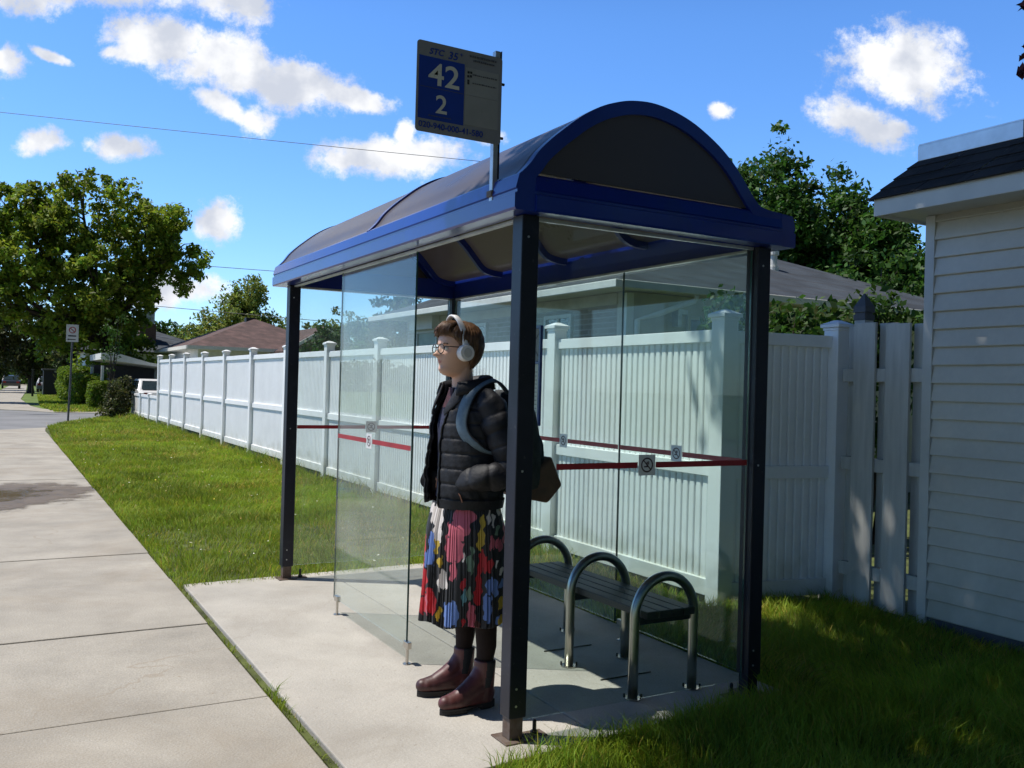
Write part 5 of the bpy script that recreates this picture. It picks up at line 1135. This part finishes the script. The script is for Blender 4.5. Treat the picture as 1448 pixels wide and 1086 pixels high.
# shirt under the jacket
def ringloft(tab, a0, a1, n, off=0., fn=None, e=2.2):
    P = []
    for z,cx,rf_,rb_2,rs_ in tab:
        row = []
        for j in range(n+1):
            a = a0+(a1-a0)*j/n; c, s = math.cos(a), math.sin(a); rxx = (rf_ if c > 0 else rb_2)+off; ryy = rs_+off
            r = (abs(c/rxx)**e+abs(s/ryy)**e)**(-1/e); p = [cx+r*c, r*s, z]
            if fn: p = fn(p, a, z)
            row.append(tuple(p))
        P.append(row)
    return P
def resample(tab, n):
    zs_ = np.linspace(tab[0][0], tab[-1][0], n); return [(z, *inter(tab, z)) for z in zs_]
ST = [(.93,.012,.135,.12,.165),(1.0,.015,.13,.115,.15),(1.1,.02,.125,.11,.148),(1.25,.02,.128,.12,.17),(1.33,.02,.11,.11,.165),(1.38,.03,.085,.09,.11),(1.425,.042,.062,.066,.072)]
mb = MB(); mb.grid(ringloft(resample(ST,30), -PI, PI, 48)); mb.build('shirt', M['shirt'], PR, smooth=True)
mb = MB()
mb.grid(ringloft(resample([(1.335,.021,.1135,.11,.164),(1.38,.031,.0885,.09,.113),(1.425,.043,.066,.066,.075)],8), -.34,.30,10)); mb.build('blouse', M['blouse'], PR, smooth=True)
bt = MB()
for q in range(8): 
    z = 1.30-q*.047; f_ = inter(ST,z); bt.sphere((f_[0]+f_[1]+.003, .028, z), .0045, 8, 6)
bt.build('shirt_button', M['button'], PR)
# puffer jacket, open at the front
JT = [(.90,.012,.182,.140,.196),(.92,.012,.184,.142,.200),(.97,.014,.182,.142,.202),(1.05,.018,.178,.138,.200),(1.15,.02,.166,.132,.196),(1.25,.02,.156,.134,.200),(1.32,.016,.140,.128,.198),(1.365,.016,.118,.112,.172),(1.395,.024,.098,.098,.128),(1.425,.032,.085,.088,.098)]
def quilt(p, a, z):
    dz = (z-.872)/.066; dz = abs(dz-round(dz))*.066; b = -.004*math.exp(-(dz/.0065)**2)+.0012*math.sin(a*17+z*33)
    b += .0035*math.sin(z*37+a*5)*math.sin(a*9+z*21)+.0022*math.sin(a*31+z*60)*math.sin(z*25)
    n = Vector((math.cos(a), math.sin(a), 0)); return [p[0]+n.x*b, p[1]+n.y*b, p[2]]
def gap(z): return np.interp(z,[.87,1.0,1.2,1.34,1.43],[.40,.40,.34,.50,.85])
P = []
for row in resample(JT, 150):
    g = gap(row[0]); P += ringloft([row], g*.95, 2*PI-g*1.25, 90, 0, quilt)
mb = MB(); mb.grid(P); jk = mb.build('jacket', M['jacket'], PR, smooth=True)
so = jk.modifiers.new('so','SOLIDIFY'); so.thickness = .012; so.offset = -1
# hem band, zip edges
zp = MB(); zp.tube([Vector(r_[0])+Vector((.004,0,0)) for r_ in P[::3]], .0048, 8); zp.tube([Vector(r_[-1])+Vector((.004,0,0)) for r_ in P[::3]], .0048, 8); zp.build('zip', M['black'], jk, smooth=True)
# collar, turned out
cr_ = []
for i,(z,o) in enumerate(((1.405,.004),(1.43,.0),(1.455,.004),(1.475,.014),(1.468,.028),(1.44,.036),(1.415,.041))):
    row = []
    for j in range(61):
        g = .80; a = g+(2*PI-2*g)*j/60; c, s = math.cos(a), math.sin(a); back = (1-c)/2
        r = .083+o; zz = z-.03*(1-back)*(1 if i > 1 else .5)+.012*back; row.append((.034+r*c*(1.18-.12*back), r*s*1.14, zz))
    cr_.append(row)
mb = MB(); mb.grid(cr_); co_ = mb.build('collar', M['jacket'], jk, smooth=True); so = co_.modifiers.new('so','SOLIDIFY'); so.thickness = .008; so.offset = 1
# lapels falling open on both sides
for s in (1,-1):
    lp = MB(); rr_ = []
    for t in np.linspace(0,1,12):
        z = 1.44-.13*t; f_ = inter(JT, z); w = .075*(1-t)**.7+.004; row = []
        for u in np.linspace(0,1,8):
            y = s*(.068-.018*t+w*u); x = f_[0]+f_[1]*math.sqrt(max(0,1-(abs(y)/ (f_[3]+.01))**2.2))+.012+.012*math.sin(PI*u)*(1-t); row.append((x, y, z-.02*u+.01))
        rr_.append(row)
    lp.grid(rr_); lo_ = lp.build('lapel', M['jacket'], jk, smooth=True); so = lo_.modifiers.new('so','SOLIDIFY'); so.thickness = .009; so.offset = 1
def sleeve(s, pts, rad):
    # dense path with quilting rings and creases at the elbow
    P = [Vector(p) for p in pts]; k = len(P); out_p = []; out_r = []; L = [0]
    for i in range(1,k): L.append(L[-1]+(P[i]-P[i-1]).length)
    for d in np.linspace(0, L[-1], 150):
        i = max(0, min(k-2, int(np.searchsorted(L, d)-1))); t = (d-L[i])/(L[i+1]-L[i])
        p0, p1, p2, p3 = P[max(i-1,0)], P[i], P[i+1], P[min(i+2,k-1)]
        q = .5*((2*p1)+(p2-p0)*t+(2*p0-5*p1+4*p2-p3)*t*t+(3*p1-p0-3*p2+p3)*t**3); r_ = np.interp(d, L, rad)
        out_p.append(q); dd = d/.066; dd = abs(dd-round(dd))*.066; out_r.append(r_-.0038*math.exp(-(dd/.0065)**2)+.0014*math.sin(d*90))
    m_ = MB(); m_.tube(out_p, out_r, 40)
    # slow wrinkling across the arm
    m_.v = [tuple(Vector(v)+Vector((math.sin(v[2]*60+v[0]*35),math.cos(v[2]*44+v[0]*50),math.sin(v[0]*70+v[1]*40)))*.0032) for v in m_.v]
    return m_.build('sleeve', M['jacket'], jk, smooth=True)
sleeve(1, [(.012,.10,1.375),(.0,.165,1.355),(-.018,.205,1.27),(-.045,.235,1.17),(-.062,.248,1.10),(-.02,.252,1.055),(.05,.226,1.04),(.09,.175,1.025),(.095,.11,1.0)], [.052,.066,.070,.066,.064,.064,.059,.053,.048])
sleeve(-1, [(.012,-.10,1.375),(.0,-.165,1.355),(-.015,-.205,1.27),(-.035,-.23,1.17),(-.045,-.24,1.10),(0,-.238,1.04),(.055,-.215,1.015),(.10,-.18,1.0),(.125,-.15,.99)], [.052,.070,.073,.07,.068,.066,.060,.055,.05])
pk = MB(); pk.tube([(.138,.150,.975),(.131,.166,.955),(.126,.176,.93)], .003, 8); pk.build('pocket_zip', M['tan'], jk)
wf = MB(); P2 = ringloft(resample([(.895,.012,.181,.139,.195),(.935,.012,.187,.145,.203)],6), .37, 2*PI-.46, 80, .004); wf.grid(P2); wo = wf.build('hem_band', M['jacket'], jk, smooth=True)
# ankle boots
def boot(s, ax, by, yaw_):
    m_ = MB(); ca_, sa_ = math.cos(yaw_), math.sin(yaw_)
    tr = lambda p: (ax+p[0]*ca_-p[1]*sa_, by+p[0]*sa_+p[1]*ca_, p[2])
    def ad(pts, rad, n=20):
        q = MB(); q.tube(pts, rad, n); m_.add([tr(v) for v in q.v], q.f)
    ad([(-.004,0,.212),(-.002,0,.16),(.0,0,.11),(.005,0,.06),(.005,0,.03)], [(.050,.050),(.048,.049),(.046,.049),(.046,.05),(.046,.05)])
    ad([(.0,0,.10),(.04,0,.082),(.09,0,.062),(.14,0,.052),(.185,.0,.046)], [.044,.045,.044,.040,.034])
    ad([(-.02,0,.06),(.03,0,.05),(.1,0,.047),(.15,0,.046),(.2,0,.044)], [.040,.042,.042,.042,.030])
    ad([(.012,0,.175),(.04,0,.125),(.085,0,.085),(.13,0,.062)], [.034,.038,.040,.036])
    for (x,r_) in ((.175,.041),(.195,.033)):
        q = MB(); q.sphere((x,0,.047),(r_,r_*1.0,.032),20,12); m_.add([tr(v) for v in q.v], q.f)
    q = MB(); q.sphere((-.018,0,.065),(.036,.036,.05),20,12); m_.add([tr(v) for v in q.v], q.f)
    m_.m = [0]*len(m_.f); t_ = m_.build('tmp_boot', M['leather'])
    for v in t_.data.vertices: v.co.z = max(v.co.z, .026)
    r = t_.modifiers.new('r','REMESH'); r.mode = 'VOXEL'; r.voxel_size = .0045; s2 = t_.modifiers.new('s','SMOOTH'); s2.iterations = 8; s2.factor = .5
    me_ = evaluated(t_, 'boot'); bpy.data.objects.remove(t_); me_.materials.clear()
    b_ = link_mesh('boot', me_, [M['leather'], M['elastic']], PR, smooth=True)
    n_ = len(me_.polygons); c_ = np.empty(n_*3); me_.polygons.foreach_get('center', c_); c_ = c_.reshape(-1,3); dx, dy = c_[:,0]-ax, c_[:,1]-by; lx_ = dx*ca_+dy*sa_; ly_ = -dx*sa_+dy*ca_
    el = (abs(ly_) > .020) & (abs(lx_-.006+.18*(c_[:,2]-.1)) < .013+.012*(c_[:,2]-.1)/.1) & (c_[:,2] > .095); me_.polygons.foreach_set('material_index', el.astype(np.int32))
    out_ = []
    for i in range(40):
        a = 2*PI*i/40; x = .085+.137*math.cos(a); w_ = .040+.008*math.cos(a)-.010*max(0,math.cos(a))**6; out_.append((x, w_*math.sin(a)*(1.0 if abs(math.cos(a))<.98 else .9)))
    so_ = MB(); so_.prism([tr((x,y,.014 if x > .03 else .026)) for x,y in out_], (0,0,.013)); so_.build('sole', M['sole'], b_, bevel=.003)
    hl = MB(); hl.prism([tr((x,y,.0)) for x,y in [(.028,-.034),(.028,.034),(-.02,.036),(-.046,.024),(-.052,0),(-.046,-.024),(-.02,-.036)]], (0,0,.036)); hl.build('heel', M['sole'], b_, bevel=.002)
    fs_ = MB(); fs_.prism([tr((x,y,.0)) for x,y in out_ if x > .10], (0,0,.0145)); fs_.build('tread', M['sole'], b_)
boot(1, -.045, .098, math.radians(4)); boot(-1, -.05, -.118, math.radians(-8))
# headphones
HP = empty('headphones', (0,0,0), 'white over-ear headphones worn by the standing woman', 'headphones'); HP.location = GP; HP.rotation_euler = (0,0,PI); ORG[HP.name] = Vector((0,0,0))
hb = MB(); rows = []
for i in range(41):
    a = PI*i/40; y = math.cos(a)*.097; z = -.01+math.sin(a)*.160; x = .006+.020*math.sin(a)**1.5
    tx = .0175-.004*math.sin(a)
    ny, nz_ = math.cos(a), math.sin(a)
    rows.append([hw((x+dx, y+ny*dn, z+nz_*dn)) for dx, dn in ((-tx,0),(-tx*.8,.005),(tx*.8,.005),(tx,0),(tx*.8,-.004),(-tx*.8,-.004))])
hb.grid([r_+[r_[0]] for r_ in rows]); hb.build('headband', M['phonewhite'], HP, smooth=True)
for s in (1,-1):
    def disc(y0,y1,r0,r1,mat,name,par,n=36):
        q = MB(); q.tube([hw((.006,s*y0,-.018)),hw((.006,s*(y0+(y1-y0)*.75),-.018)),hw((.006,s*y1,-.018))],[r0,(r0+r1)/2 if r1<r0*.9 else r0,r1],n); return q.build(name,mat,par,smooth=False,bevel=.002)
    c_ = disc(.083,.112,.0385,.034,M['phonewhite'],'ear_cup',HP); disc(.0725,.0828,.036,.037,M['phonegrey'],'ear_cushion',c_); disc(.1122,.1145,.021,.020,M['phonegrey'],'cup_disc',c_)
# backpack
BP = empty('backpack', (0,0,0), 'charcoal backpack with blue-grey straps and brown leather base on the woman', 'backpack'); BP.location = GP; BP.rotation_euler = (0,0,PI); ORG[BP.name] = Vector((0,0,0))
tab = [(.955,-.215,.075,.085,.12),(.97,-.22,.085,.10,.14),(1.05,-.222,.09,.11,.15),(1.2,-.215,.09,.10,.15),(1.32,-.205,.08,.085,.14),(1.38,-.195,.065,.07,.115),(1.42,-.185,.045,.05,.08)]
mb = MB(); Pm = ringloft(resample(tab,24), 0, 2*PI, 48, 0, lambda p,a,z: [p[0]+.004*math.sin(a*6+z*30), p[1]+.004*math.sin(z*40), p[2]], 3); mb.grid(Pm); mb.f.append(tuple(23*49+j for j in range(49))); mb.m.append(0); mb.f.append(tuple(range(48,-1,-1))); mb.m.append(0)
pb = mb.build('pack_body', M['packcloth'], BP, smooth=True)
fp = MB(); Pm = ringloft(resample([(1.0,-.305,.03,.04,.10),(1.06,-.31,.03,.042,.11),(1.18,-.30,.03,.04,.11),(1.22,-.29,.03,.025,.095)],10), 0, 2*PI, 32, 0, None, 3); fp.grid(Pm); fp.build('front_pocket', M['packcloth'], pb, smooth=True)
lb = MB(); lb.prism([(-.20,-.12,.985),(-.20,-.12,.93),(-.33,-.10,.905),(-.405,-.10,.985),(-.355,-.12,1.12)], (0,.25,0)); lb.build('leather_base', M['tan'], BP, bevel=.012, seg=3)
for s in (1,-1):
    sp_ = []
    path = [(-.14,s*.085,1.40),(-.07,s*.105,1.455),(.0,s*.125,1.452),(.066,s*.132,1.412),(.108,s*.140,1.345),(.128,s*.150,1.27),(.116,s*.172,1.215),(.075,s*.196,1.175),(.02,s*.205,1.15),(-.1,s*.19,1.13)]
    pd = []
    for i in range(len(path)-1):
        q0,q1,q2,q3 = [Vector(path[max(0,min(len(path)-1,i+k))]) for k in (-1,0,1,2)]
        pd += [tuple(.5*(2*q1+(q2-q0)*t+(2*q0-5*q1+4*q2-q3)*t*t+(3*q1-q0-3*q2+q3)*t**3)) for t in (0,.2,.4,.6,.8)]
    path = pd+[path[-1]]
    Pp = [Vector(p) for p in path]
    rows = []; n_ = 90; Ls = np.cumsum([0]+[(Pp[i+1]-Pp[i]).length for i in range(len(Pp)-1)])
    for d in np.linspace(0, Ls[-1], n_):
        x_, y_, z_ = [np.interp(d, Ls, [p[i] for p in Pp]) for i in range(3)]; w_ = np.interp(d/Ls[-1],[0,.2,.55,.72,.8,1],[.024,.029,.031,.026,.012,.011])
        outw = Vector((x_-.0, y_*.35, (z_-1.30)*.9)).normalized(); sd = Vector((0,s,0)); sd = (sd-outw*sd.dot(outw)).normalized(); c0 = Vector((x_,y_,z_))
        rows.append([tuple(c0+sd*w_*u+outw*h_) for u,h_ in ((-1,0),(-.85,.007),(.85,.007),(1,0),(.85,-.004),(-.85,-.004),(-1,0))])
    m2 = MB(); m2.grid(rows); st_ = m2.build('shoulder_strap', M['strap'], BP, smooth=True)
    q = MB()
    for r_ in (rows,): q.tube([Vector(x[0])+Vector((0,0,.001)) for x in r_], .0035, 6); q.tube([Vector(x[3])+Vector((0,0,.001)) for x in r_], .0035, 6)
    q.build('strap_piping', M['black'], st_)
